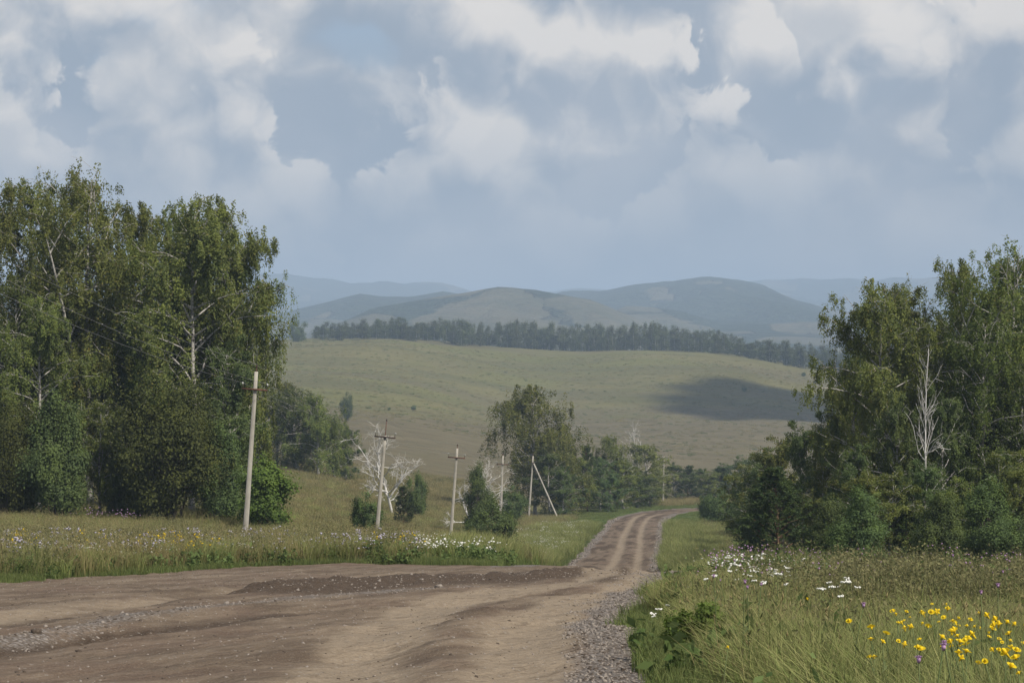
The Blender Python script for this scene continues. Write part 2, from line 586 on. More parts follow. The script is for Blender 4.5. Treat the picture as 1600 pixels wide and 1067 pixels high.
def ground_material():
    m, t, out = new_mat('meadow_and_dirt')
    pos = t.node('ShaderNodeNewGeometry').outputs['Position']
    a_road, a_track, a_dark, a_gravel = (t.attr(k) for k in ('road', 'track', 'dark', 'gravel'))
    a_dry, a_lush, a_fresh = (t.attr(k) for k in ('dry', 'lush', 'fresh'))
    # the streaks run along the direction of travel on the near road
    rot = t.node('ShaderNodeVectorRotate', rotation_type='Z_AXIS')
    t.link(pos, rot.inputs['Vector'])
    rot.inputs['Angle'].default_value = R(24)
    stretched = t.vmath('MULTIPLY', rot.outputs[0], (1.0, 0.16, 1.0))
    streak = t.noise(stretched, 2.6, 6, 0.62)
    fine = t.noise(pos, 9.0, 6, 0.65)
    grit = t.noise(pos, 42.0, 3, 0.6)
    blot = t.noise(pos, 0.35, 4, 0.55)
    fst = t.noise(t.vmath('MULTIPLY', rot.outputs[0], (1.0, 0.10, 1.0)), 11.0, 4, 0.7)
    dirt = t.mix(t.ramp(streak, 0.34, 0.66), (0.092, 0.066, 0.046), (0.178, 0.136, 0.097))
    dirt = t.mix(t.math('MULTIPLY', t.ramp(blot, 0.45, 0.65), 0.35), dirt, (0.125, 0.080, 0.060))
    dust = t.mix(t.ramp(fine, 0.3, 0.75), (0.205, 0.160, 0.112), (0.270, 0.215, 0.155))
    edge_t = t.ramp(t.math('ADD', a_track, t.math('MULTIPLY_ADD', streak, 0.5, -0.25)), 0.22, 0.66)
    c = t.mix(edge_t, dirt, dust)
    c = t.mix(t.math('MULTIPLY', t.ramp(fst, 0.52, 0.66), 0.6), c, (0.100, 0.074, 0.053))
    c = t.mix(t.math('MULTIPLY', t.ramp(fst, 0.46, 0.30), 0.30), c, (0.255, 0.205, 0.15))
    moist = t.mix(t.ramp(fine, 0.35, 0.7), (0.046, 0.031, 0.021), (0.086, 0.060, 0.041))
    c = t.mix(t.ramp(t.math('ADD', a_dark, t.math('MULTIPLY_ADD', fine, 0.7, -0.35)), 0.18, 0.75), c, moist)
    vor = t.node('ShaderNodeTexVoronoi')
    t.link(pos, vor.inputs['Vector'])
    vor.inputs['Scale'].default_value = 17.0
    pebble = t.mix(vor.outputs['Color'], (0.11, 0.095, 0.085), (0.31, 0.28, 0.255))
    pebble = t.mix(t.ramp(vor.outputs['Distance'], 0.25, 0.7), pebble, (0.10, 0.08, 0.065))
    gv = t.ramp(t.math('ADD', a_gravel, t.math('MULTIPLY_ADD', fine, 0.9, -0.45)), 0.25, 0.7)
    c = t.mix(gv, c, pebble)
    # scattered small stones pressed into the track
    vor2 = t.node('ShaderNodeTexVoronoi')
    t.link(pos, vor2.inputs['Vector'])
    vor2.inputs['Scale'].default_value = 7.0
    spk = t.math('MULTIPLY', t.math('LESS_THAN', vor2.outputs['Distance'], 0.16), t.math('GREATER_THAN', streak, 0.50))
    c = t.mix(t.math('MULTIPLY', spk, 0.6), c, (0.33, 0.30, 0.26))
    c = t.mix(t.math('MULTIPLY', t.ramp(grit, 0.54, 0.70), 0.45), c, (0.30, 0.26, 0.21))
    c = t.mix(t.math('MULTIPLY', t.ramp(grit, 0.46, 0.32), 0.45), c, (0.075, 0.056, 0.042))
    # meadow
    far1 = t.noise(t.vmath('MULTIPLY', pos, (0.35, 1.0, 1.0)), 0.030, 7, 0.62)
    far2 = t.noise(t.vmath('MULTIPLY', pos, (0.30, 1.0, 1.0)), 0.16, 6, 0.7)
    near = t.noise(pos, 1.7, 6, 0.65)
    tuft = t.noise(t.vmath('MULTIPLY', pos, (1.0, 0.55, 1.0)), 0.9, 5, 0.7)
    gcol = t.mix(t.ramp(far1, 0.40, 0.62), (0.094, 0.090, 0.030), (0.150, 0.134, 0.048))
    gcol = t.mix(t.math('MULTIPLY', t.ramp(far2, 0.45, 0.68), 0.55), gcol, (0.150, 0.128, 0.066))
    gcol = t.mix(t.math('MULTIPLY', a_lush, 0.85), gcol, (0.128, 0.130, 0.030))
    brn = t.noise(t.vmath('MULTIPLY', pos, (0.5, 1.0, 1.0)), 0.011, 5, 0.6)
    gcol = t.mix(t.math('MULTIPLY', t.ramp(brn, 0.50, 0.62), 0.55), gcol, (0.118, 0.095, 0.055))
    drycol = t.mix(t.ramp(far2, 0.38, 0.64), (0.098, 0.079, 0.043), (0.145, 0.118, 0.066))
    drymask = t.ramp(t.math('ADD', a_dry, t.math('MULTIPLY_ADD', far1, 0.8, -0.4)), 0.25, 0.8)
    gcol = t.mix(drymask, gcol, drycol)
    mott = t.noise(t.vmath('MULTIPLY', pos, (0.55, 1.0, 1.0)), 0.22, 5, 0.75)
    gcol = t.mix(t.math('MULTIPLY', t.ramp(mott, 0.50, 0.66), 0.50), gcol, (0.075, 0.078, 0.032))
    gcol = t.mix(t.math('MULTIPLY', t.ramp(mott, 0.46, 0.34), 0.30), gcol, (0.165, 0.138, 0.074))
    gcol = t.mix(t.math('MULTIPLY', t.ramp(near, 0.35, 0.7), 0.35), gcol, (0.07, 0.066, 0.030))
    gcol = t.mix(t.math('MULTIPLY', t.ramp(tuft, 0.5, 0.72), 0.30), gcol, (0.060, 0.070, 0.028))
    gcol = t.mix(a_fresh, gcol, (0.060, 0.092, 0.026))
    rd = t.ramp(t.math('ADD', a_road, t.math('MULTIPLY_ADD', near, 0.8, -0.4)), 0.35, 0.65)
    col = t.mix(rd, gcol, c)
    h = t.math('ADD', t.math('MULTIPLY', streak, 0.7), t.math('ADD', t.math('MULTIPLY', fine, 0.6), t.math('MULTIPLY', grit, 0.25)))
    h = t.math('ADD', h, t.math('MULTIPLY', fst, 0.5))
    h = t.math('ADD', h, t.math('MULTIPLY', t.math('MULTIPLY', gv, vor.outputs['Distance']), -0.6))
    h2 = t.math('ADD', t.math('MULTIPLY', tuft, 5.0), t.math('MULTIPLY', far2, 10.0))
    hh = t.node('ShaderNodeMix', data_type='FLOAT')
    t.link(rd, hh.inputs[0]); t.link(h2, hh.inputs[2]); t.link(h, hh.inputs[3])
    bsdf(t, out, col, 0.92, 0.12, hh.outputs[0], 0.75, 0.09)
    return m


M_ground = ground_material()


def leaf_mat(name, c1, c2, trans=0.30, gloss=0.05, dead=None):
    m, t, out = new_mat(name)
    gi = t.node('ShaderNodeNewGeometry')
    oi = t.node('ShaderNodeObjectInfo')
    col = t.mix(gi.outputs['Random Per Island'], c1, c2)
    if dead:
        col = t.mix(t.math('GREATER_THAN', t.math('FRACT', t.math('MULTIPLY', gi.outputs['Random Per Island'], 37.3)), 0.93), col, dead)
    tco = t.node('ShaderNodeTexCoord')
    spray = t.noise(tco.outputs['Object'], 0.9, 2, 0.5)
    col = t.mix(t.math('MULTIPLY', t.ramp(spray, 0.42, 0.66), 0.45), col, tuple(1.35 * v for v in c2[:2]) + (c2[2] * 0.9,))
    hs = t.node('ShaderNodeHueSaturation')
    t.put(hs.inputs['Hue'], t.math('MULTIPLY_ADD', oi.outputs['Random'], 0.035, 0.4825))
    t.put(hs.inputs['Value'], t.math('MULTIPLY_ADD', oi.outputs['Random'], 0.30, 0.85))
    t.link(col, hs.inputs['Color'])
    df = t.node('ShaderNodeBsdfDiffuse'); t.link(hs.outputs[0], df.inputs[0])
    tr = t.node('ShaderNodeBsdfTranslucent')
    tc = t.mix(1.0, hs.outputs[0], (1.25, 1.35, 0.7), 'MULTIPLY')
    t.link(tc, tr.inputs[0])
    mx = t.node('ShaderNodeMixShader'); mx.inputs[0].default_value = trans
    t.link(df.outputs[0], mx.inputs[1]); t.link(tr.outputs[0], mx.inputs[2])
    t.link(mx.outputs[0], out.inputs[0])
    return m


M_birch = leaf_mat('birch_leaf', (0.070, 0.091, 0.028), (0.158, 0.176, 0.062), 0.30, 0.07, (0.17, 0.15, 0.05))
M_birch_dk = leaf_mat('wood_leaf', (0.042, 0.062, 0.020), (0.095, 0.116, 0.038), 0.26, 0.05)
M_bush_br = leaf_mat('bird_cherry_leaf', (0.042, 0.053, 0.020), (0.086, 0.096, 0.036), 0.22, 0.06)
M_bush = leaf_mat('bush_leaf', (0.056, 0.084, 0.033), (0.112, 0.144, 0.062), 0.28, 0.07)
M_maple = leaf_mat('maple_leaf', (0.070, 0.118, 0.028), (0.130, 0.190, 0.055), 0.30, 0.07)
M_pine = leaf_mat('pine_needle', (0.042, 0.066, 0.028), (0.085, 0.110, 0.046), 0.18, 0.06)
M_pale = leaf_mat('pale_leaf', (0.110, 0.125, 0.045), (0.165, 0.165, 0.070), 0.30, 0.06)
M_far = leaf_mat('far_wood_leaf', (0.048, 0.064, 0.026), (0.105, 0.115, 0.050), 0.22, 0.03)


def bark_birch():
    m, t, out = new_mat('birch_bark')
    pos = t.node('ShaderNodeTexCoord').outputs['Object']
    band = t.noise(t.vmath('MULTIPLY', pos, (2.0, 2.0, 7.0)), 1.4, 4, 0.6)
    fine = t.noise(t.vmath('MULTIPLY', pos, (6, 6, 18.0)), 2.0, 3, 0.6)
    c = t.mix(t.ramp(fine, 0.3, 0.7), (0.26, 0.245, 0.22), (0.46, 0.44, 0.41))
    c = t.mix(t.ramp(band, 0.53, 0.62), c, (0.07, 0.06, 0.055))
    bsdf(t, out, c, 0.75, 0.2, fine, 0.3, 0.02)
    return m


def simple_mat(name, c1, c2, scale=3.0, rough=0.85, stretch=(1, 1, 1), spec=0.2, bstr=0.3, metal=0.0):
    m, t, out = new_mat(name)
    pos = t.node('ShaderNodeTexCoord').outputs['Object']
    n = t.noise(t.vmath('MULTIPLY', pos, stretch), scale, 6, 0.62)
    c = t.mix(t.ramp(n, 0.3, 0.7), c1, c2)
    b = bsdf(t, out, c, rough, spec, n, bstr, 0.01)
    b.inputs['Metallic'].default_value = metal
    return m


M_bark = bark_birch()
M_bark_br = simple_mat('brown_bark', (0.06, 0.048, 0.038), (0.14, 0.115, 0.09), 6, 0.9, (1, 1, 0.3))
M_bark_pine = simple_mat('pine_bark', (0.09, 0.055, 0.035), (0.20, 0.125, 0.08), 6, 0.9, (1, 1, 0.4))
M_dead = simple_mat('bleached_wood', (0.34, 0.325, 0.30), (0.64, 0.62, 0.59), 3, 0.8, (1, 1, 0.6))
M_conc = simple_mat('weathered_concrete', (0.27, 0.25, 0.215), (0.40, 0.375, 0.325), 5.0, 0.9, (1, 1, 0.25), 0.2, 0.25)
M_rust = simple_mat('rusty_steel', (0.055, 0.026, 0.018), (0.14, 0.062, 0.038), 9.0, 0.85, (1, 1, 1), 0.3)
M_iron = simple_mat('dark_iron', (0.030, 0.022, 0.020), (0.075, 0.045, 0.035), 9.0, 0.8)
M_glass = simple_mat('insulator_porcelain', (0.30, 0.30, 0.28), (0.45, 0.45, 0.43), 9.0, 0.25, spec=0.5)
M_wire = simple_mat('weathered_wire', (0.16, 0.16, 0.16), (0.24, 0.24, 0.24), 9.0, 0.5)
M_stone = simple_mat('pale_stone', (0.15, 0.125, 0.105), (0.30, 0.265, 0.23), 9.0, 0.9)
M_stone_dk = simple_mat('dark_clod', (0.045, 0.034, 0.027), (0.10, 0.078, 0.060), 9.0, 0.95)


def grass_mat(name, c1, c2, tip, trans=0.3, straw=0.55):
    m, t, out = new_mat(name)
    gi = t.node('ShaderNodeNewGeometry'); oi = t.node('ShaderNodeObjectInfo')
    wn = t.noise(gi.outputs['Position'], 0.28, 4, 0.6)
    z = t.attr('along')
    c = t.mix(t.ramp(t.math('ADD', t.math('MULTIPLY', gi.outputs['Random Per Island'], 0.55), t.math('MULTIPLY', wn, 0.7)), 0.35, 0.9), c1, c2)
    old = t.math('GREATER_THAN', t.math('FRACT', t.math('MULTIPLY', gi.outputs['Random Per Island'], 13.7)), 0.70)
    c = t.mix(t.math('MULTIPLY', old, straw), c, (0.29, 0.25, 0.125))
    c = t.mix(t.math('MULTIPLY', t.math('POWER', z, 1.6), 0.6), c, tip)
    hs = t.node('ShaderNodeHueSaturation')
    t.put(hs.inputs['Value'], t.math('MULTIPLY_ADD', oi.outputs['Random'], 0.45, 0.78))
    t.link(c, hs.inputs['Color'])
    df = t.node('ShaderNodeBsdfDiffuse'); t.link(hs.outputs[0], df.inputs[0])
    tr = t.node('ShaderNodeBsdfTranslucent'); t.link(hs.outputs[0], tr.inputs[0])
    mx = t.node('ShaderNodeMixShader'); mx.inputs[0].default_value = trans
    t.link(df.outputs[0], mx.inputs[1]); t.link(tr.outputs[0], mx.inputs[2])
    t.link(mx.outputs[0], out.inputs[0])
    return m


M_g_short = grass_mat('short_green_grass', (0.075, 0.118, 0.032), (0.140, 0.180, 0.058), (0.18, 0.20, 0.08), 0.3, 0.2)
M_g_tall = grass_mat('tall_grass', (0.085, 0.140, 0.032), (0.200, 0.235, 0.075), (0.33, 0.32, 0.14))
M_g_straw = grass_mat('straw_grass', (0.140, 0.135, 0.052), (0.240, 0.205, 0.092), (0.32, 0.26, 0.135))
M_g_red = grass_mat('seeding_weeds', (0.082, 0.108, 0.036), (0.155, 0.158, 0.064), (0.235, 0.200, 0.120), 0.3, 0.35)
M_g_leaf = grass_mat('broad_leaf_weed', (0.060, 0.102, 0.030), (0.115, 0.160, 0.052), (0.13, 0.17, 0.065), 0.3, 0.1)
M_p_white = simple_mat('white_petal', (0.66, 0.65, 0.60), (0.80, 0.79, 0.74), 20, 0.8)
def petal_mat(name, c1, c2):
    m, t, out = new_mat(name)
    gi = t.node('ShaderNodeNewGeometry')
    c = t.mix(gi.outputs['Random Per Island'], c1, c2)
    df = t.node('ShaderNodeBsdfDiffuse'); t.link(c, df.inputs[0])
    tr = t.node('ShaderNodeBsdfTranslucent'); t.link(c, tr.inputs[0])
    mx = t.node('ShaderNodeMixShader'); mx.inputs[0].default_value = 0.45
    t.link(df.outputs[0], mx.inputs[1]); t.link(tr.outputs[0], mx.inputs[2])
    t.link(mx.outputs[0], out.inputs[0])
    return m


M_p_yellow = petal_mat('yellow_petal', (0.78, 0.56, 0.02), (0.88, 0.68, 0.035))
M_p_purple = simple_mat('purple_petal', (0.30, 0.17, 0.31), (0.45, 0.29, 0.45), 20, 0.8)
M_p_lilac = simple_mat('lilac_petal', (0.32, 0.29, 0.38), (0.46, 0.43, 0.50), 20, 0.8)
M_p_brown = simple_mat('flower_disc', (0.66, 0.44, 0.012), (0.78, 0.55, 0.02), 40, 0.8)
M_stem = simple_mat('green_stem', (0.075, 0.105, 0.035), (0.13, 0.15, 0.06), 8, 0.8)

# ------------------------------------------------------------------ ground sheet
me = mesh_from('ground', np.stack([gx, gy, gz], 1), quads, M_ground, True,
               dict(road=road, track=track, dark=dark, gravel=gravel, dry=dry, lush=lush, fresh=fresh))
ground = tag(obj('ground', me), 'dirt road winding down through meadows to a grassy hillside', 'ground', kind='structure')

# ------------------------------------------------------------------ distant hills, one sheet to the horizon
ridges = [
    (2700, 620, [(300, 540), (430, 530), (495, 518), (584, 483), (686, 467), (775, 454), (839, 459), (922, 470), (979, 490), (1024, 508), (1090, 522), (1200, 535), (1500, 540)]),
    (3500, 500, [(-600, 470), (100, 478), (380, 492), (444, 483), (495, 474), (565, 461), (590, 465), (635, 464), (686, 457), (740, 463), (820, 480), (900, 500), (1400, 520)]),
    (4100, 900, [(700, 520), (800, 475), (877, 452), (941, 455), (1004, 448), (1068, 441), (1119, 433), (1157, 437), (1196, 447), (1234, 462), (1290, 480), (1380, 492), (1700, 480), (2300, 470)]),
    (3000, 350, [(700, 540), (920, 500), (980, 478), (1060, 486), (1110, 500), (1130, 512), (1300, 505), (1420, 500), (1700, 505), (2300, 500)]),
    (7200, 1300, [(-1500, 440), (-300, 445), (300, 436), (399, 438), (444, 437), (507, 445), (558, 450), (603, 448), (654, 444), (711, 450), (800, 458), (880, 452), (992, 446), (1100, 446), (1183, 440), (1272, 434), (1336, 434), (1420, 437), (1600, 440), (2000, 436), (3000, 445)]),
]
hs_cols = np.linspace(-1.1, 1.1, 460)
hrows = np.exp(np.linspace(math.log(1500), math.log(16000), 240))
HX = hs_cols[None] * hrows[:, None]
HY = np.broadcast_to(hrows[:, None], HX.shape)
hpx = CX + F * hs_cols[None] + 0 * HY
base = np.interp(HY, [1500, 1750, 2200, 3000, 5000, 16000], [-52, -34, -14, 16, 40, 60])
HZ = base + (fbm(HX / 420, HY / 420, 71, 4) - 0.5) * 22
for d, sg, pts in ridges:
    pxs = [p[0] for p in pts]; pys = [p[1] for p in pts]
    zr = EYE - (np.interp(hpx, pxs, pys) - CY) / F * d
    k = 0
    off = d + (fbm(HX / 900, HY * 0 + d, 81, 3) - 0.5) * sg * 0.9
    prof = np.exp(-((HY - off) / sg) ** 2)
    zz = base * (1 - prof) + zr * prof + (fbm(HX / 260, HY / 260, 91 + int(d) % 7, 6) - 0.5) * 46 * prof * (d / 4000) - np.abs(2 * fbm(HX / 380 + d, HY / 620, 95, 4) - 1) * 150 * prof * sstep(0.995, 0.6, prof) * (d / 4000)
    HZ = np.maximum(HZ, zz - 2)
hii = np.arange(239)[:, None] * 460 + np.arange(459)[None]
hq = np.stack([hii, hii + 1, hii + 461, hii + 460], -1).reshape(-1, 4)
gully_shade = np.abs(2 * fbm(HX / 210 + 3, HY / 520, 97, 4) - 1)  # gully lines; their dark woodland colour stands in for weak relief shading
wooded = np.maximum((0.9 - 0.35 * sstep(3300, 2900, HY)) * sstep(0.14, 0.05, gully_shade), sstep(0.47, 0.56, fbm(HX / 170 + 5, HY / 420, 101, 5) + 0.025 - 0.12 * sstep(3300, 2900, HY) * sstep(1900, 2200, HY) + 0.04 * sstep(3600, 4200, HY)))  # woodland patches plus the shade painted along the gullies


def hill_material():
    m, t, out = new_mat('wooded_hills')
    pos = t.node('ShaderNodeNewGeometry').outputs['Position']
    w = t.attr('wooded')
    n = t.noise(pos, 0.012, 7, 0.65)
    n2 = t.noise(pos, 0.05, 5, 0.7)
    wd = t.mix(t.ramp(n2, 0.35, 0.65), (0.030, 0.044, 0.028), (0.058, 0.074, 0.042))
    gr = t.mix(t.ramp(n, 0.35, 0.65), (0.080, 0.080, 0.048), (0.122, 0.110, 0.070))
    f = t.ramp(t.math('ADD', w, t.math('MULTIPLY_ADD', n, 1.4, -0.7)), 0.35, 0.62)
    bsdf(t, out, t.mix(f, gr, wd), 0.95, 0.05, t.math('ADD', t.math('MULTIPLY', n2, f), t.math('MULTIPLY', n, 1.5)), 1.0, 22.0)
    return m


hm = mesh_from('hills', np.stack([HX.ravel(), HY.ravel(), HZ.ravel()], 1), hq, hill_material(), True, dict(wooded=wooded))
tag(obj('hills', hm), 'blue hazy wooded hills on the horizon behind the field', 'hills', kind='structure')

# land to the sides and behind the viewer
mb = MB()
for (x0, x1, y0, y1, z0) in [(-9000, 9000, -6000, -8.2, -0.02)]:
    mb.add([(x0, y0, z0), (x1, y0, z0), (x1, y1, z0), (x0, y1, z0)], [[0, 1, 2, 3]])
M_land = simple_mat('land_behind', (0.10, 0.10, 0.04), (0.16, 0.14, 0.06), 0.05, 0.95)
tag(obj('land', mb.mesh('land', M_land)), 'grassland behind the viewer', 'ground', kind='structure')


# ------------------------------------------------------------------ tree builders
def curve_pts(p0, d0, L, n, rng, up=0.0, wob=0.1):
    P = [np.array(p0, float)]; d = unit(np.array(d0, float))
    for i in range(n):
        d = unit(d + rng.normal(size=3) * wob + np.array([0, 0, up]))
        P.append(P[-1] + d * L / n)
    return np.array(P)


def leaf_set(mbl, C, rng, size, droop=0.5, asp=0.62, out=None, spread=0.75):
    """leaf faces at C; where out is given they lie like shingles, facing roughly outward and up"""
    n = len(C)
    A = rand_unit(rng, n); A[:, 2] -= droop; A = unit(A)
    if out is None:
        B = unit(np.cross(A, rand_unit(rng, n)))
    else:
        N = unit(out + np.array([0, 0, 0.35]) + rng.normal(size=(n, 3)) * spread)
        A = unit(A - N * (A * N).sum(1)[:, None])
        B = np.cross(N, A)
    s = size * rng.uniform(0.65, 1.35, n)[:, None]
    mbl.leaves(C, A * s * 0.5, B * s * 0.5 * asp)


def make_birch(name, seed, H=18.0, W=8.0, base=0.22, nleaf=26000, leafsize=0.17, hang=1.0, nb=42, lean=0.03, forked=False, leafmat=None, barkmat=None, bare=0.0, dens=1.0):
    rng = np.random.default_rng(seed)
    wood = MB(); fol = MB()
    trunks = []
    n = 12
    tp = curve_pts((0, 0, -0.3), (rng.normal() * lean, rng.normal() * lean, 1), H * 0.98, n, rng, 0.08, 0.035)
    trunks.append((tp, H * 0.0105))
    if forked:
        k = 4
        d = rng.normal(size=3) * 0.22; d[2] = 1
        tp2 = curve_pts(tp[k], d, H * 0.56, 9, rng, 0.1, 0.05)
        trunks.append((tp2, H * 0.007))
    for P, r0 in trunks:
        rad = r0 * (1 - np.linspace(0, 1, len(P))) ** 0.8 + 0.012
        if P is tp: rad[0] *= 1.35
        wood.tube(P, rad, 8)
    starts, ends = [], []
    strands = []
    for bi in range(nb):
        P, r0 = trunks[bi % len(trunks)] if forked and bi % 3 == 0 else trunks[0]
        t = base + (0.985 - base) * ((bi + rng.uniform(0, 1)) / nb) ** 0.9
        if P is not tp:
            t = rng.uniform(0.3, 0.98)
        f = t * (len(P) - 1); i = int(min(f, len(P) - 2)); p = P[i] + (P[i + 1] - P[i]) * (f - i)
        tt = (t - base) / (1 - base) if P is tp else t
        prof = (0.42 + 1.3 * tt) if tt < 0.38 else 1.0 * (1 - ((tt - 0.38) / 0.66) ** 2.3)
        L = W * 0.5 * max(prof, 0.14) * rng.uniform(0.6, 1.18)
        az = bi * 2.399 + rng.normal() * 0.4
        el = R(rng.uniform(28, 62) if tt < 0.8 else rng.uniform(50, 78))
        d = np.array([math.cos(az) * math.cos(el), math.sin(az) * math.cos(el), math.sin(el)])
        B = curve_pts(p, d, L * 1.25, 6, rng, -0.06, 0.13)
        rb = max(0.018, H * 0.0042 * (1 - t) + 0.012 + 0.006 * L)
        wood.tube(B, np.linspace(rb, 0.009, len(B)), 5, cap=False)
        if rng.uniform() < bare: continue
        nt = max(4, int(3 + L * 2.6))
        for q in range(nt):
            f = rng.uniform(0.22, 1.0) * (len(B) - 1); i = int(min(f, len(B) - 2)); s0 = B[i] + (B[i + 1] - B[i]) * (f - i)
            dd = rng.normal(size=3); dd[2] = abs(dd[2]) * 0.5; dd = unit(dd + 0.6 * unit(B[-1] - B[0]))
            tl = rng.uniform(0.5, 1.35) * (0.6 + 0.08 * H * 0.5)
            T = curve_pts(s0, dd, tl, 3, rng, -0.12, 0.18)
            if q % 2 == 0: wood.tube(T, np.linspace(0.014, 0.005, 4), 3, cap=False)
            for _ in range(3):
                h = rng.uniform(0.15, 1.0)
                f2 = h * 3; i2 = int(min(f2, 2)); s1 = T[i2] + (T[i2 + 1] - T[i2]) * (f2 - i2)
                strands.append((s1, rng.uniform(0.3, 1.25) * hang * (0.6 + 0.9 * (1 - tt))))
    S = np.array([s[0] for s in strands]); Ls = np.array([s[1] for s in strands])
    # uneven leafing: some sprays thick, some nearly bare
    wgt = 0.45 + 1.3 * sstep(0.32, 0.68, fbm(S[:, 0] * 0.55 + S[:, 2] * 0.31 + seed, S[:, 1] * 0.55 - S[:, 2] * 0.37, seed, 2))
    pick = rng.choice(len(S), nleaf, p=wgt / wgt.sum())
    S = S[pick]; Ls = Ls[pick]
    u = rng.uniform(0, 1, (len(S), 1))
    out = S - tp[len(tp) // 2]; out[:, 2] = 0; out = unit(out)
    C = S[:, None] + out[:, None] * (u * 0.12)[..., None] * Ls[:, None, None]
    C[..., 2] -= u * Ls[:, None]
    C = C + rng.normal(size=C.shape) * np.array([0.095, 0.095, 0.08])
    C = C.reshape(-1, 3)
    C = C[C[:, 2] > 0.25]
    ax = np.stack([np.interp(C[:, 2], tp[:, 2], tp[:, 0]), np.interp(C[:, 2], tp[:, 2], tp[:, 1]), C[:, 2]], 1)
    leaf_set(fol, C, rng, leafsize, 0.7, 0.62, unit(C - ax), 0.62)
    return dict(name=name, trunk=wood.mesh('trunk', barkmat or M_bark, True), crown=fol.mesh('crown', leafmat or M_birch), H=float(max(C[:, 2].max(), 0.1)), W=W)


def make_bush(name, seed, H=5.0, W=4.0, nleaf=15000, leafsize=0.16, leafmat=None, lobes=26, barkmat=None, topy=0.0, stem=None):
    """round or upright leafy bush or low tree, leafy down to the ground; topy > 0 makes it narrower at the top"""
    rng = np.random.default_rng(seed)
    wood = MB(); fol = MB()
    cs = []
    for q in range(lobes):
        v = rand_unit(rng, 1)[0]
        rr = rng.uniform(0.35, 0.95) ** 0.6
        z = 0.5 + 0.46 * v[2] * rr
        wz = 1.0 - topy * z
        cs.append((np.array([v[0] * rr * W * 0.45 * wz, v[1] * rr * W * 0.45 * wz, z * H * 0.94]), rng.uniform(0.13, 0.24) * min(W, H) * (1 - 0.35 * topy * z)))
    cs.append((np.array([0, 0, H * 0.88]), 0.12 * min(W, H)))
    tot = sum(r ** 2 for _, r in cs)
    for c, r in cs:
        s = curve_pts((rng.normal() * 0.12 * W * 0.3, rng.normal() * 0.12 * W * 0.3, -0.15), (c[0] * 0.4, c[1] * 0.4, max(c[2], 0.4)), max(0.5, np.linalg.norm(c) * 0.95), 5, rng, 0.02, 0.08)
        s[-1] = c; s[-2] = (s[-3] + c) / 2
        wood.tube(s, np.linspace(stem or (0.012 * H * 0.6 + 0.01), 0.5 * (stem or 0.016), len(s)), 5, cap=False)
        m = int(nleaf * r ** 2 / tot)
        # sprays of leaves on twigs radiating from each lobe
        nt = max(8, m // 26)
        dv = rand_unit(rng, nt); dv[:, 2] += 0.25; dv = unit(dv)
        tip = c + dv * (r * rng.uniform(0.65, 1.25, nt))[:, None]
        k = m // nt
        u = rng.uniform(0.35, 1.0, (nt, k, 1))
        C = c + (tip - c)[:, None] * u + rng.normal(size=(nt, k, 3)) * 0.05 * min(W, H) * 0.7
        C = C.reshape(-1, 3)
        C = C[C[:, 2] > 0.04]
        if len(C): leaf_set(fol, C, rng, leafsize, 0.25, 0.72, unit(C - c) * 0.7 + unit(C - np.array([0, 0, H * 0.4])) * 0.5, 0.55)
    me = fol.mesh('crown', leafmat or M_bush)
    return dict(name=name, trunk=wood.mesh('trunk', barkmat or M_bark_br, True), crown=me, H=H, W=W)


def make_pine(name, seed, H=6.0, W=3.4, leafmat=None):
    rng = np.random.default_rng(seed)
    wood = MB(); fol = MB()
    tp = curve_pts((0, 0, -0.2), (0, 0, 1), H + 0.2, 9, rng, 0.1, 0.02)
    wood.tube(tp, np.linspace(0.014 * H, 0.012, len(tp)), 7)
    CC, AA = [], []
    z = 0.25
    while z < H - 0.15:
        t = z / H
        for q in range(6):
            az = rng.uniform(0, 2 * np.pi)
            L = W * 0.5 * (1 - t) ** 0.75 * rng.uniform(0.7, 1.15) * (0.75 + 0.5 * min(t * 4, 0.5)) + 0.12
            el = R(rng.uniform(8, 35) + 25 * t)
            d = np.array([math.cos(az) * math.cos(el), math.sin(az) * math.cos(el), math.sin(el)])
            p = np.array([np.interp(z, tp[:, 2], tp[:, 0]), np.interp(z, tp[:, 2], tp[:, 1]), z])
            B = curve_pts(p, d, L, 4, rng, 0.10, 0.08)
            wood.tube(B, np.linspace(0.012 + 0.008 * L, 0.006, 5), 4, cap=False)
            nside = int(4 + L * 5)
            tw = [B]
            for s in range(nside):
                f = rng.uniform(0.25, 1) * 4; i = int(min(f, 3)); s0 = B[i] + (B[i + 1] - B[i]) * (f - i)
                dd = unit(unit(B[-1] - B[0]) + rng.normal(size=3) * 0.6 + np.array([0, 0, 0.25]))
                tw.append(curve_pts(s0, dd, rng.uniform(0.18, 0.5) * (0.5 + 0.4 * L), 3, rng, 0.08, 0.1))
            for T in tw:
                m = 20 if T is not B else 26
                u = rng.uniform(0.15 if T is not B else 0.4, 1.0, m) * (len(T) - 1)
                i = np.minimum(u.astype(int), len(T) - 2)
                c = T[i] + (T[i + 1] - T[i]) * (u - i)[:, None]
                ax = unit(unit(T[-1] - T[0])[None] * 0.9 + rng.normal(size=(m, 3)) * 0.75)
                CC.append(c + ax * 0.05); AA.append(ax)
        z += rng.uniform(0.26, 0.42) * (H / 6) ** 0.5
    C = np.vstack(CC); A = np.vstack(AA)
    B = unit(np.cross(A, rand_unit(rng, len(A))))
    s = rng.uniform(0.7, 1.2, len(A))[:, None]
    fol.leaves(C, A * 0.085 * s, B * 0.017 * s)
    return dict(name=name, trunk=wood.mesh('trunk', M_bark_pine, True), crown=fol.mesh('crown', leafmat or M_pine), H=H, W=W)


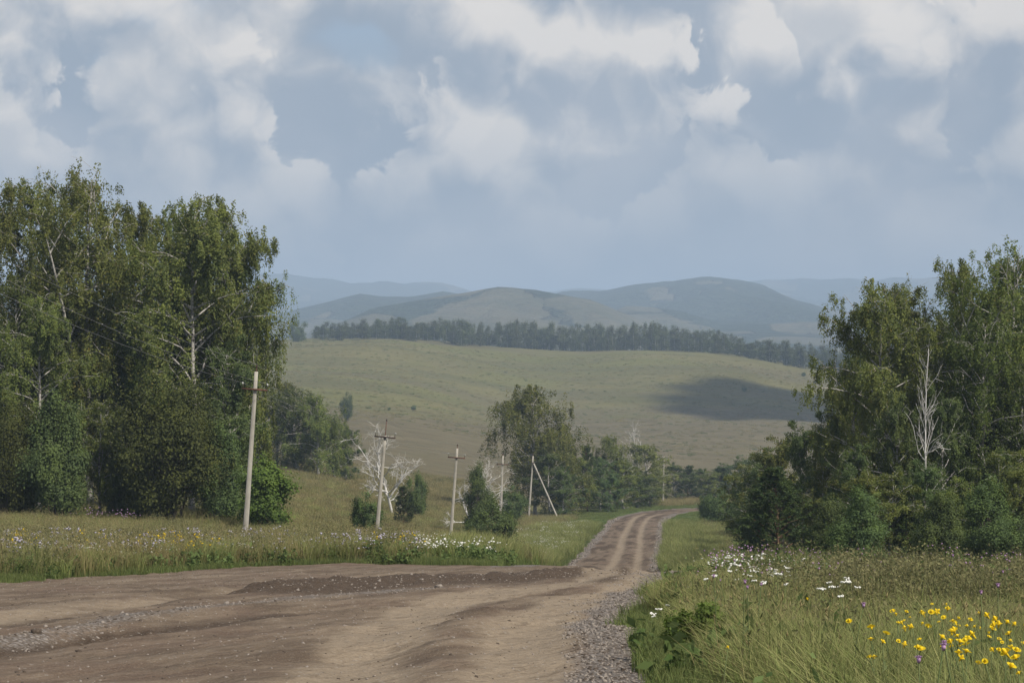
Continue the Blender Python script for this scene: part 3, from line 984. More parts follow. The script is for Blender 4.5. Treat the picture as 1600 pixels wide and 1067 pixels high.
def make_dead(name, seed, H=7.0, spread=0.5, levels=4, r0=0.14, nfirst=7, mat=None, straight=False):
    rng = np.random.default_rng(seed)
    wood = MB()

    def grow(p, d, L, r, lev):
        n = 5
        P = curve_pts(p, d, L, n, rng, 0.03, 0.14)
        wood.tube(P, np.linspace(r, r * 0.5, n + 1), 6 if lev > 1 else 4, cap=(lev == 0))
        if lev == 0: return
        for q in range(nfirst if lev == levels else rng.integers(3, 5)):
            f = rng.uniform(0.3 if lev == levels else 0.35, 1.0) * n; i = int(min(f, n - 1))
            s0 = P[i] + (P[i + 1] - P[i]) * (f - i)
            dd = unit(unit(P[i + 1] - P[i]) + rng.normal(size=3) * spread * np.array([1, 1, 0.7]))
            grow(s0, dd, L * rng.uniform(0.42, 0.68), max(r * 0.5, 0.010), lev - 1)
    if straight:
        # one upright bare stem with short up-swept limbs
        P = curve_pts((0, 0, -0.2), (0.03, 0.02, 1), H, 9, rng, 0.08, 0.05)
        wood.tube(P, np.linspace(r0, 0.02, 10), 7)
        for q in range(26):
            t = rng.uniform(0.5, 0.97); f = t * 9; i = int(min(f, 8)); s0 = P[i] + (P[i + 1] - P[i]) * (f - i)
            az = q * 2.4 + rng.normal() * 0.4
            grow(s0, np.array([math.cos(az), math.sin(az), rng.uniform(0.5, 1.3)]), H * 0.20 * (1.25 - t) * rng.uniform(0.6, 1.3) + 0.25, 0.012 + 0.03 * (1 - t), 1)
    else:
        grow(np.array([0, 0, -0.2]), np.array([rng.normal() * 0.08, rng.normal() * 0.08, 1.0]), H * 0.62, r0, levels)
    me = wood.mesh('trunk', mat or M_dead, True)
    zmax = max(v.co.z for v in me.vertices)
    return dict(name=name, trunk=me, crown=None, H=zmax, W=H * 0.8)


def make_far(name, seed, H=16.0, W=6.0, mat=None, base=0.25, nleaf=1500, leafsize=0.5):
    rng = np.random.default_rng(seed)
    wood = MB(); fol = MB()
    tp = curve_pts((0, 0, -0.5), (0, 0, 1), H * 0.95, 6, rng, 0.05, 0.03)
    wood.tube(tp, np.linspace(0.15, 0.04, 7), 5)
    k = 34
    t = rng.uniform(base, 1, k)
    rr = W * 0.5 * np.where((t - base) / (1 - base) < 0.4, 0.6 + (t - base) / (1 - base), 1.0 - ((t - base) / (1 - base) - 0.4) * 1.35)
    az = rng.uniform(0, 2 * np.pi, k); q = rng.uniform(0.2, 1, k)
    cc = np.stack([np.cos(az) * rr * q, np.sin(az) * rr * q, t * H * 0.97], 1)
    m = nleaf // k
    C = (cc[:, None] + rng.normal(size=(k, m, 3)) * np.array([0.55, 0.55, 0.75])).reshape(-1, 3)
    leaf_set(fol, C, rng, leafsize, 0.5, 0.62, unit(C - np.array([0, 0, H * 0.5])), 0.6)
    return dict(name=name, trunk=wood.mesh('trunk', M_bark, True), crown=fol.mesh('crown', mat or M_far), H=float(C[:, 2].max()), W=W)


_rot = random.Random(5)


def place(tp, px, top, d, label, cat='tree', group=None, wpx=None, rot=None, name=None, sink=0.0, lean=(0, 0)):
    """stand a copy of tree tp on the ground at column px, distance d, its tip on row top"""
    x = (px - CX) / F * d
    z = float(ground_z(x, d)[0]) - sink
    ht = EYE - (top - CY) / F * d - z
    sz = ht / tp['H']
    sx = sz if wpx is None else (wpx / F * d) / tp['W']
    e = bpy.data.objects.new(name or tp['name'], None)
    e.empty_display_size = 0.5
    link(e)
    e.location = (x, d, z)
    e.rotation_euler = (lean[0], lean[1], _rot.uniform(0, 6.28) if rot is None else rot)
    e.scale = (sx, sx, sz)
    tag(e, label, cat, group)
    for part in ('trunk', 'crown'):
        if tp.get(part):
            o = bpy.data.objects.new(part, tp[part])
            link(o, e)
    return e


# ------------------------------------------------------------------ tree stock
B1 = make_birch('birch_tree', 1, 20, 8.6, 0.20, 58000, 0.135, 1.3, 46, bare=0.08)
B2 = make_birch('birch_tree', 2, 20, 7.8, 0.24, 54000, 0.135, 1.5, 44, forked=True, bare=0.08)
B3 = make_birch('birch_tree', 3, 20, 9.0, 0.22, 60000, 0.135, 1.7, 46, forked=True, bare=0.12)
B4 = make_birch('birch_tree', 4, 20, 6.8, 0.26, 44000, 0.135, 1.4, 42, bare=0.14)
B5 = make_birch('birch_tree', 15, 18, 9.0, 0.10, 60000, 0.135, 1.3, 48, bare=0.08)
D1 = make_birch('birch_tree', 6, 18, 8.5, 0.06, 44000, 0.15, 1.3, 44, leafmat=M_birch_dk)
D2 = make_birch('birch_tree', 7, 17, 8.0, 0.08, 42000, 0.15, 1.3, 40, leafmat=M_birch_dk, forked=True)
S1 = make_birch('young_birch', 8, 10, 5.0, 0.04, 32000, 0.115, 0.7, 36, leafmat=M_bush)
S2 = make_birch('young_birch', 9, 9, 4.4, 0.02, 30000, 0.115, 0.6, 34)
W1 = make_birch('weeping_birch', 10, 15, 9.0, 0.22, 44000, 0.15, 2.2, 40, lean=0.08, bare=0.05)
W2 = make_birch('birch_tree', 12, 13, 8.0, 0.06, 26000, 0.16, 1.6, 40)
PL = make_birch('pale_birch', 13, 10, 5.2, 0.12, 16000, 0.15, 0.8, 34, leafmat=M_pale)
U1 = make_bush('bird_cherry', 20, 7.6, 6.2, 42000, 0.12, M_bush_br, 54)
U2 = make_bush('leafy_bush', 21, 7.0, 4.6, 32000, 0.115, M_bush, 46, topy=0.45)
U3 = make_bush('maple_bush', 22, 4.6, 3.8, 14000, 0.15, M_maple, 34, topy=0.3)
U4 = make_bush('leafy_bush', 23, 3.4, 3.0, 14000, 0.10, M_bush, 30, topy=0.2)
U5 = make_bush('leafy_bush', 24, 3.0, 3.6, 14000, 0.10, M_bush, 30)
P1 = make_pine('pine_tree', 30, 6.0, 4.2)
P2 = make_pine('pine_tree', 31, 5.0, 2.8)
X1 = make_dead('dead_tree', 40, 7.0, 0.80, 4, 0.115, 11)
X2 = make_dead('dead_birch', 43, 9.0, 0.55, 3, 0.13, 11, straight=True)
FT = [make_far('birch_tree', 50 + i, 16, 6.5 + i * 0.4, None, 0.02 + 0.025 * i, 1900, 0.55) for i in range(5)]
FR = make_far('round_tree', 60, 9, 8.0, M_far, 0.05, 1800, 0.5)

# ---- wood on the left of the road
GL = 'birches of the left wood'
L = [
    (B4, -40, 280, 128, 'tall birch cut by the left photo edge'),
    (B2, 22, 285, 122, 'birch with feathery top, first whole tree from the left edge'),
    (B1, 72, 264, 126, 'tall bushy birch left of the tallest crown'),
    (B3, 140, 248, 120, 'tallest birch of the left wood with twin tops'),
    (D1, 100, 330, 138, 'dark birch behind the tallest birch of the left wood'),
    (B4, 212, 308, 124, 'slim birch with pale limbs right of the tallest birch'),
    (B2, 256, 330, 133, 'lower birch filling the dip in the left skyline'),
    (B5, 298, 303, 118, 'birch with bright white lower trunk above the round dark bush'),
    (B4, 337, 299, 121, 'slender pointed birch behind the nearest concrete pole'),
    
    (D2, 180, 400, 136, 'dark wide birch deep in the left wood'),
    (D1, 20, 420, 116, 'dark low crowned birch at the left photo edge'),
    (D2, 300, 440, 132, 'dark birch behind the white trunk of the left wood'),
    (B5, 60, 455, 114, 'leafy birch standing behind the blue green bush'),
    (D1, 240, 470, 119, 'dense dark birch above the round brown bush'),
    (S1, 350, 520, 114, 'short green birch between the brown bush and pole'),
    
]
for tpl, px, top, d, lab in L:
    place(tpl, px, top, d, lab, 'tree', GL)
place(B3, 372, 354, 124, 'drooping birch at the right end of the left wood', 'tree', GL, 165)
place(W1, 398, 452, 119, 'weeping birch whose strands hang past the nearest pole', 'tree', GL, 140)
place(U2, 88, 600, 106, 'blue green upright bush at the wood edge on the left', 'bush', None, 125)
place(U1, 10, 615, 107, 'brownish green bush against the left photo edge', 'bush', None, 130)
place(S2, 157, 620, 109, 'narrow green young birch between two big bushes', 'tree', None, 90)
place(U1, 262, 588, 107, 'large round dark brown green bush in the left wood edge', 'bush', None, 185)
place(U2, 345, 650, 108, 'green bush just left of the nearest pole', 'bush', None, 100)
place(U3, 412, 706, 104, 'bright green maple bush right of the nearest pole', 'bush', None, 112)
place(U2, 195, 690, 110, 'dark bush filling the gap left of the round bush', 'bush', None, 90)

# ---- clump in the middle distance left
for tpl, px, top, d, w, lab in [
    (W2, 432, 590, 256, 120, 'left birch of the hazy clump on the meadow'),
    (D1, 466, 604, 250, 120, 'second birch from the left in the hazy meadow clump'),
    (W2, 497, 612, 246, 110, 'tallest middle birch of the hazy meadow clump'),
    (W1, 524, 640, 250, 105, 'drooping birch right of the middle of the meadow clump'),
    (S1, 540, 664, 252, 62, 'small rightmost birch of the hazy meadow clump'),
    (D1, 405, 600, 264, 120, 'rear birch of the hazy clump, half behind the left wood')]:
    place(tpl, px, top, d, lab, 'tree', 'birches of the meadow clump', w)

# ---- bushes and dead trees among the poles
place(X1, 614, 657, 190, 'bleached white dead tree behind the second pole', 'dead tree', rot=0.4, wpx=112)
place(X1, 730, 712, 180, 'white dead tree with few limbs behind the third pole', 'dead tree', rot=2.6)
place(U4, 572, 764, 124, 'upright dark bush left of the second pole', 'bush', None, 58)
place(U5, 612, 822, 121, 'low bush at the foot of the second pole', 'bush', None, 46)
place(P2, 631, 760, 168, 'small green pine in front of the dead tree', 'bush', None, 46)
place(U5, 652, 732, 195, 'loose bush right of the bleached dead tree', 'bush', None, 44)
place(U2, 747, 715, 172, 'tall dark bush right of the third pole', 'bush', None, 62)
place(U4, 770, 776, 132, 'round bush in front of the fourth pole', 'bush', None, 80)
place(U4, 745, 795, 134, 'dark low bush left of the round roadside bush', 'bush', None, 42)
place(U4, 800, 755, 215, 'bush beside the far braced pole', 'bush', None, 52)

# ---- trees behind the braced pole
GM = 'trees behind the braced pole'
for tpl, px, top, d, w, lab in [
    (W1, 836, 601, 248, 118, 'tall weeping birch behind the braced pole'),
    (W2, 884, 655, 250, 70, 'drooping birch right of the braced pole'),
    (S1, 862, 700, 244, 60, 'leafy young tree under the weeping birch'),
    (P2, 918, 697, 262, 40, 'pointed young conifer right of the weeping birch'),
    (S2, 900, 712, 256, 56, 'young birch in front of the pointed conifer'),
    (W2, 957, 676, 285, 58, 'slightly taller birch left of the bare white birch'),
    (S1, 938, 712, 268, 50, 'young birch with thin pale trunk near the far road'),
    (S2, 975, 718, 276, 56, 'dense young birch left of the pale tree'),
    (PL, 1012, 690, 300, 66, 'pale yellow green birch beside the far pole'),
    (S1, 996, 735, 285, 50, 'dark young tree below the bare white birch'),
    (S2, 1030, 728, 330, 46, 'young tree just behind the farthest pole'),
    (S1, 880, 728, 240, 44, 'bushy young tree at the foot of the weeping birch'),
    (S1, 950, 738, 262, 44, 'low young birch at the edge of the far verge'),
    (S2, 1015, 738, 292, 44, 'low young tree in front of the pale birch')]:
    place(tpl, px, top, d, lab, 'tree', GM, w * 1.45)
place(X1, 993, 656, 300, 'bare white birch rising above the young trees', 'dead tree', rot=4.4, wpx=58, name='dead_birch')
for i, (px, top, tpl, lab) in enumerate([
    (1056, 722, S1, 'first young tree right of the farthest pole'), (1074, 728, P2, 'second young tree right of the farthest pole'),
    (1090, 730, S1, 'third young tree right of the farthest pole'), (1108, 735, S2, 'fourth young tree right of the farthest pole'),
    (1122, 731, P2, 'fifth young tree right of the farthest pole'), (1138, 722, S1, 'sixth young tree right of the farthest pole'),
    (1165, 712, S1, 'seventh young tree right of the farthest pole')]):
    place(tpl, px, top, 338 + (i % 3) * 6, lab, 'tree', 'young trees beyond the road bend', 62)

# ---- wood on the right of the road
GR = 'trees of the right wood'
for tpl, px, top, d, w, lab in [
    (B5, 1378, 434, 104, None, 'leafy birch at the left end of the right skyline'),
    (B1, 1425, 428, 112, None, 'birch behind the left end of the right wood'),
    (B4, 1492, 398, 108, None, 'slim open birch with pale limbs against the sky'),
    (B2, 1545, 440, 116, None, 'birch in the dip between the slim birch and the edge'),
    (B3, 1592, 368, 104, None, 'tall dense birch cut by the right photo edge'),
    (B5, 1660, 380, 112, None, 'birch at the right photo edge behind the tall dense one'),
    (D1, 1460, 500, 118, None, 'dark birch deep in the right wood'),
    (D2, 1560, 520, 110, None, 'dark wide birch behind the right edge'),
    (D1, 1350, 540, 116, None, 'dark birch behind the leafy left end birch'),
    (B5, 1335, 555, 112, 120, 'lower birch on the left flank of the right wood'),
    (S1, 1480, 600, 98, 120, 'young birch right of the white dead birch'),
    (S1, 1400, 610, 97, 110, 'young birch left of the white dead birch'),
    (D2, 1620, 560, 100, None, 'dark tree at the right photo edge'),
    (S1, 1300, 640, 118, 100, 'young birch stepping down from the right wood'),
    (S1, 1262, 655, 124, 120, 'young birch on the descending edge of the right wood'),
    (S2, 1222, 678, 138, 110, 'young birch above the dark pine'),
    (S1, 1185, 696, 150, 100, 'young birch near the far road at the right'),
    (S2, 1160, 722, 165, 90, 'last young birch towards the far road'),
    (S2, 1285, 720, 104, 90, 'young birch with thin bent stem beside the dark pine'),
    (S2, 1362, 735, 92, 120, 'bushy young birch in the middle of the right wood edge'),
    (S1, 1430, 745, 94, 90, 'young birch below the white dead birch'),
    (S2, 1560, 700, 96, 100, 'young tree in the dark right corner of the wood')]:
    place(tpl, px, top, d, lab, 'tree', GR, w)
for tpl, px, top, d, w, cat, lab in [
    (U2, 1300, 765, 88, 95, 'bush', 'dense bush right of the dark pine'), (U2, 1345, 752, 84, 110, 'bush', 'dense grey green bush in the middle of the right wood edge'),
    (S2, 1395, 735, 88, 110, 'tree', 'dense young birch left of the foot of the dead birch'), (U2, 1470, 760, 84, 95, 'bush', 'bush in front of the foot of the dead birch'),
    (U2, 1545, 735, 86, 110, 'bush', 'tall bush right of the young pine'), (S2, 1590, 700, 88, 110, 'tree', 'young birch above the bush at the right photo edge'),
    (U2, 1180, 752, 118, 70, 'bush', 'bush left of the dark pine'), (S1, 1330, 690, 96, 110, 'tree', 'young birch rising behind the dense grey green bush')]:
    place(tpl, px, top, d, lab, cat, 'undergrowth of the right wood', w)
place(X2, 1447, 528, 94, 'bleached dead birch standing in front of the right wood', 'dead tree', rot=2.0, wpx=130)
place(S1, 1452, 716, 90, 'young birch hiding the foot of the bleached dead birch', 'tree', GR, 105)
place(S2, 1492, 742, 89, 'small birch between the dead birch and the young pine', 'tree', GR, 90)
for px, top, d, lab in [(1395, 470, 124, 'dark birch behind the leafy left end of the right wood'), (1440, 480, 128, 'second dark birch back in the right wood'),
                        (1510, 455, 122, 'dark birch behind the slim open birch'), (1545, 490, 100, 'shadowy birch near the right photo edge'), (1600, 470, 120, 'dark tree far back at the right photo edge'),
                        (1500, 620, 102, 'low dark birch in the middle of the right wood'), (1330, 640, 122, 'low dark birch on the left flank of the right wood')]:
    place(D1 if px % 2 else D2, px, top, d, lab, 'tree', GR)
place(P1, 1216, 735, 96, 'dark pine at the front of the right wood', 'pine', None, 200)
place(P2, 1512, 768, 90, 'young pine in front of the dark right wood', 'pine', None, 130)
place(P1, 1415, 800, 88, 'low pine between the young birches of the right wood', 'pine', None, 120)
place(U4, 1592, 800, 86, 'green bush at the right photo edge', 'bush', None, 80)
place(U5, 1320, 800, 92, 'bush beside the bushy young birch', 'bush', None, 90)
place(U4, 1125, 758, 205, 'bush on the inside of the road bend', 'bush', None, 62)
place(U5, 1108, 768, 215, 'low bush where the far road disappears', 'bush', None, 46)
place(U4, 1160, 770, 170, 'bush between the road bend and the dark pine', 'bush', None, 60)

# ---- lone trees and shrubs on the far field
place(U4, 542, 610, 560, 'lone dark round tree on the hillside', 'tree', None, 24, name='round_tree')
place(U5, 464, 497, 1090, 'lone tree on the crest beside the left wood', 'tree', None, 36, name='round_tree')
for px, d, h, lab in [(647, 690, 2.0, 'small dark shrub on the upper hillside'), (608, 660, 1.2, 'flat brown shrub on the left hillside'),
                      (788, 690, 2.4, 'bright green shrub in the middle of the hillside'), (876, 670, 1.3, 'tiny dark shrub on the open hillside right of the weeping birch'),
                      (1280, 1050, 4.2, 'small tree near the right end of the hill field'), (1256, 1075, 2.6, 'small shrub just below the wood strip at the right'),
                      (1163, 940, 2.5, 'small shrub inside the cloud shadow')]:
    x = (px - CX) / F * d
    top = CY - (float(ground_z(x, d)[0]) + h - EYE) / d * F
    place(U5 if h < 4 else U4, px, top, d, lab, 'shrub', 'shrubs on the far field', h * 1.15 / d * F)

# ---- strip of birches along the crest
rg = random.Random(8)
tp_x = [490, 520, 560, 650, 760, 860, 930, 1000, 1080, 1110, 1150, 1210, 1300, 1400]
tp_y = [519, 510, 505, 501, 506, 508, 511, 509, 516, 521, 530, 537, 545, 552]
px = 498.0
while px < 1350:
    for row in range(3):
        p = px + rg.uniform(-5, 5)
        d = {0: 1165, 1: 1192, 2: 1225}[row] + rg.uniform(-12, 12) - (25 if p < 760 else 0)
        top = np.interp(p, tp_x, tp_y) - 3 + rg.choice((-4, -1, 0, 2, 4, 9)) + rg.uniform(-3, 3) + 3.5 * math.sin(p * 0.06) - row * 1.0
        place(FT[rg.randrange(5)], p, top, d, 'birch in the strip of wood along the crest of the hill', 'tree', 'birches of the crest strip', rg.uniform(15, 30))
    px += 9.2

# ------------------------------------------------------------------ power line
def tube_obj(name, P, rad, mat, parent, k=8):
    m = MB(); m.tube(P, rad, k)
    return obj(name, m.mesh(name, mat, True), parent)


def box_obj(name, c, s, mat, parent, taper=None):
    m = MB(); m.box(c, s, taper)
    return obj(name, m.mesh(name, mat), parent)


def pole(px, top, d, label, lean=0.0, arm_px=None, arm_drop=0.9, spike=0.0, twist=0.0, brace=False, arm=True):
    x = (px - CX) / F * d
    z = float(ground_z(x, d)[0])
    h = EYE - (top - CY) / F * d - z
    e = bpy.data.objects.new('utility_pole', None); link(e)
    e.location = (x, d, z); e.rotation_euler = (0, lean, 0)
    tag(e, label, 'utility pole', 'concrete poles of the power line')
    m = MB()
    # tapered trapezoid concrete post with chamfered edges
    w0, w1 = 0.27, 0.165
    sec = lambda w, zz: [(sx * w / 2 * a, sy * w / 2 * b, zz) for (sx, sy, a, b) in
                         [(-1, -1, .72, 1), (1, -1, .72, 1), (1, -1, 1, .72), (1, 1, 1, .72), (1, 1, .72, 1), (-1, 1, .72, 1), (-1, 1, 1, .72), (-1, -1, 1, .72)]]
    V = []
    zs = np.linspace(-0.5, h, 9)
    for zz in zs: V += sec(w0 + (w1 - w0) * (zz + .5) / (h + .5), zz)
    Q = [[i * 8 + j, i * 8 + (j + 1) % 8, i * 8 + 8 + (j + 1) % 8, i * 8 + 8 + j] for i in range(8) for j in range(8)]
    V.append((0, 0, h)); T = [[64 + j, 64 + (j + 1) % 8, 72] for j in range(8)]
    m.add(V, Q, T)
    obj('post', m.mesh('post', M_conc), e)
    ends = [Vector((0, 0, h + max(spike, 0.32)))]
    tube_obj('top_pin', [(0, 0, h - 0.25), (0, 0, h + 0.02), (0, 0, h + max(spike, 0.22))], [0.03, 0.03, 0.022], M_rust, e)
    tube_obj('insulator', [(0, 0, h + max(spike, 0.22) - 0.02), (0, 0, h + max(spike, 0.22) + 0.03), (0, 0, h + max(spike, 0.22) + 0.11)], [0.04, 0.055, 0.025], M_iron, e)
    if arm:
        L = arm_px / F * d
        za = h - arm_drop
        a = box_obj('crossarm', (0, -0.15, za), (L, 0.075, 0.085), M_rust if spike == 0 else M_iron, e)
        box_obj('clamp', (0, -0.03, za), (0.24, 0.26, 0.05), M_iron, a)
        for s in (-1, 1):
            hook = tube_obj('hook', [(s * (L / 2 - 0.06), -0.15, za + 0.03), (s * (L / 2 - 0.05), -0.15, za + 0.16), (s * (L / 2 - 0.02), -0.15, za + 0.24)], [0.014, 0.014, 0.012], M_iron, e)
            tube_obj('insulator', [(s * (L / 2 - 0.02), -0.15, za + 0.22), (s * (L / 2 - 0.02), -0.15, za + 0.26), (s * (L / 2 - 0.02), -0.15, za + 0.34)], [0.035, 0.05, 0.022], M_glass, e)
            ends.append(Vector((s * (L / 2 - 0.02), -0.15, za + 0.3)))
    else:
        ends += [Vector((-0.5, -0.1, h - 0.6)), Vector((0.5, -0.1, h - 0.6))]
    if brace:
        bx = (876 - px) / F * d
        bz = float(ground_z(x + bx, d - 1.0)[0]) - z
        m = MB(); V = []
        for t in np.linspace(0, 1, 7):
            c = np.array([bx, -1.0, bz - 0.4]) * (1 - t) + np.array([0.12, -0.14, h - 0.85]) * t
            w = 0.25 - 0.07 * t
            V += [tuple(c + np.array([sx * w / 2, sy * w / 2, 0])) for sx, sy in ((-1, -1), (1, -1), (1, 1), (-1, 1))]
        m.add(V, [[i * 4 + j, i * 4 + (j + 1) % 4, i * 4 + 4 + (j + 1) % 4, i * 4 + 4 + j] for i in range(6) for j in range(4)] + [[24, 25, 26, 27]])
        obj('brace', m.mesh('brace', M_conc), e)
        box_obj('collar', (0.03, -0.06, h - 0.85), (0.34, 0.36, 0.12), M_iron, e)
        for s in (-1, 1):
            tube_obj('insulator', [(s * 0.16, -0.1, h - 0.35), (s * 0.24, -0.1, h - 0.3), (s * 0.24, -0.1, h - 0.1)], [0.02, 0.045, 0.03], M_iron, e)
    c, s = math.cos(lean), math.sin(lean)
    return [Vector((x + v.x * c + v.z * s, d + v.y, z - v.x * s + v.z * c)) for v in ends]


poles = [
    pole(382, 580, 95, 'nearest concrete pole with rusty crossarm, leaning right by the left wood', R(3.9), 40, 0.88),
    pole(587, 680, 122, 'second concrete pole with tall dark spike and rust streak at its top', R(5.0), 33, 0.08, spike=0.95),
    pole(703, 700, 150, 'third concrete pole with dark crossarm right of the dead tree', R(4.3), 27, 0.72),
    pole(782, 712, 205, 'fourth concrete pole rising from behind the round bush', R(2.0), 19, 0.9),
    pole(826, 712, 238, 'concrete pole braced by a slanting strut beside the weeping birch', R(4.0), None, 0.6, brace=True, arm=False),
    pole(1036, 712, 320, 'farthest concrete pole standing by the road bend', R(1.2), 14, 0.95),
]
x0 = (-260 - CX) / F * 52
prev = [Vector((x0 + o, 52, 5.3 + dz)) for o, dz in ((0, .9), (-.6, 0), (.6, 0))]
lab3 = ['topmost overhead wire of the power line', 'left side overhead wire of the power line', 'right side overhead wire of the power line']
last = [Vector((x + 110, 372, poles[-1][0].z - 4 + dz)) for x, dz in ((30, .9), (29.4, 0), (30.6, 0))]
for w in range(3):
    P = []
    chain = [prev[w]] + [p[w] for p in poles] + [last[w]] if False else [prev[w]] + [p[w] for p in poles]
    for a, b in zip(chain[:-1], chain[1:]):
        Ls = (b - a).length
        for t in np.linspace(0, 1, 13)[:-1]:
            p = a.lerp(b, t); P.append((p.x, p.y, p.z - 4 * t * (1 - t) * Ls * 0.012))
    P.append(tuple(chain[-1]))
    m = MB(); m.tube(P, 0.0065, 4)
    tag(obj('overhead_wire', m.mesh('overhead_wire', M_wire, True)), lab3[w], 'wire', 'wires of the power line')

# ------------------------------------------------------------------ grass, weeds, flowers
SRC = bpy.data.collections.new('plant_sources')       # templates only, never linked to the scene


def blades(rng, n, radius, h0, h1, w, bend=0.5, mb_v=None):
    """n curved tapering blades: 5 vertices, one quad and one triangle each"""
    a = rng.uniform(0, 2 * np.pi, n); r = radius * np.sqrt(rng.uniform(0, 1, n))
    base_ = np.stack([np.cos(a) * r, np.sin(a) * r, np.full(n, -0.03)], 1)
    h = rng.uniform(h0, h1, n)
    az = rng.uniform(0, 2 * np.pi, n)
    dirh = np.stack([np.cos(az), np.sin(az), np.zeros(n)], 1)
    bnd = rng.uniform(0.1, 1.0, n) * bend
    mid = base_ + np.array([0, 0, 1.0]) * (h * 0.55)[:, None] + dirh * (h * bnd * 0.25)[:, None]
    tip = base_ + np.array([0, 0, 1.0]) * (h * (1 - 0.25 * bnd))[:, None] + dirh * (h * bnd * 0.8)[:, None]
    sa = rng.uniform(0, 2 * np.pi, n)
    side = np.stack([np.cos(sa), np.sin(sa), np.zeros(n)], 1) * (w * rng.uniform(0.6, 1.3, n))[:, None] * 0.5
    V = np.stack([base_ - side, base_ + side, mid + side * 0.8, mid - side * 0.8, tip], 1).reshape(-1, 3)
    k = np.arange(n)[:, None] * 5
    Q = k + np.array([[0, 1, 2, 3]]); T = k + np.array([[3, 2, 4]])
    along = np.tile(np.array([0, 0, 0.5, 0.5, 1.0]), n)
    return V, Q, T, along, tip


def src(name, parts, mats):
    """parts: list of (V, Q, T, along, material index)"""
    V = []; Q = []; T = []; al = []; mq = []; mt = []; n = 0
    for v, q, t, a, mi in parts:
        V.append(v); al.append(a if a is not None else np.ones(len(v)))
        if q is not None and len(q): Q.append(np.asarray(q) + n); mq += [mi] * len(q)
        if t is not None and len(t): T.append(np.asarray(t) + n); mt += [mi] * len(t)
        n += len(v)
    faces = []
    if Q: faces.append(np.vstack(Q))
    if T: faces.append(np.vstack(T))
    me = mesh_from(name, np.vstack(V), faces, None, False, dict(along=np.concatenate(al)))
    for m in mats: me.materials.append(m)
    me.polygons.foreach_set('material_index', np.array(mq + mt, np.int32))
    return me


def heads(rng, P, r, flat=0.25, k=6):
    """small flat flower heads at points P"""
    n = len(P)
    th = np.arange(k) / k * 2 * np.pi
    nrm = unit(rng.normal(size=(n, 3)) * 0.35 + np.array([0.15, -0.35, 1.0]))
    a = unit(np.cross(nrm, np.array([0.3, 1.0, 0.1]))); b = np.cross(nrm, a)
    rr = r * rng.uniform(0.6, 1.3, n)
    ring = P[:, None] + rr[:, None, None] * (np.cos(th)[None, :, None] * a[:, None] + np.sin(th)[None, :, None] * b[:, None])
    topv = P + nrm * (rr * flat)[:, None]
    botv = P - nrm * (rr * flat)[:, None]
    V = np.concatenate([ring, topv[:, None], botv[:, None]], 1).reshape(-1, 3)
    kk = np.arange(n)[:, None, None] * (k + 2)
    j = np.arange(k)
    T = np.concatenate([kk + np.stack([j, (j + 1) % k, np.full(k, k)], -1)[None], kk + np.stack([(j + 1) % k, j, np.full(k, k + 1)], -1)[None]], 1).reshape(-1, 3)
    return V, None, T, np.ones(len(V))


rng = np.random.default_rng(77)
GS = []      # plant patches


def reg(me):
    o = bpy.data.objects.new(me.name, me)
    SRC.objects.link(o)
    GS.append(o)
    return len(GS) - 1


def grass_patch(name, n, radius, h0, h1, w, mat, bend=0.6, seeds=0, seedmat=None):
    V, Q, T, al, tip = blades(rng, n, radius, h0, h1, w, bend)
    parts = [(V, Q, T, al, 0)]; mats = [mat]
    if seeds:
        hh, _, tt, aa = heads(rng, tip[:seeds], 0.007, 5.0, 4)
        parts.append((hh, None, tt, aa, 1)); mats.append(seedmat or mat)
    return reg(src(name, parts, mats))


def flower_patch(name, n, radius, h0, h1, r, pm, per=1, spread=0.0, flat=0.3):
    V, Q, T, al, tip = blades(rng, n, radius, h0, h1, 0.012, 0.2)
    hp = np.repeat(tip, per, 0) + rng.normal(size=(n * per, 3)) * np.array([spread, spread, spread * 0.3])
    hv, _, ht, ha = heads(rng, hp, r, flat)
    return reg(src(name, [(V, Q, T, al * 0.2, 0), (hv, None, ht, ha, 1)], [M_g_leaf, pm]))


def weed_patch(name, nst, radius, h0, h1, mat, leaf=0.09):
    V, Q, T, al, tip = blades(rng, nst, radius, h0, h1, 0.014, 0.35)
    base_ = V.reshape(-1, 5, 3)[:, 0]
    k = 9
    u = rng.uniform(0.15, 1.0, (nst, k, 1))
    C = (base_[:, None] + (tip - base_)[:, None] * u).reshape(-1, 3) + rng.normal(size=(nst * k, 3)) * 0.035
    A = rand_unit(rng, len(C)); A[:, 2] += 0.3; A = unit(A); B = unit(np.cross(A, rand_unit(rng, len(C))))
    s = leaf * rng.uniform(0.6, 1.3, len(C))[:, None]
    LV = np.stack([C - A * s * .5, C + B * s * .22, C + A * s * .5, C - B * s * .22], 1).reshape(-1, 3)
    LQ = np.arange(len(C) * 4).reshape(-1, 4)
    la = np.repeat(u.ravel(), 4) * 0.8
    return reg(src(name, [(V, Q, T, al, 0), (LV, LQ, None, la, 0)], [mat]))


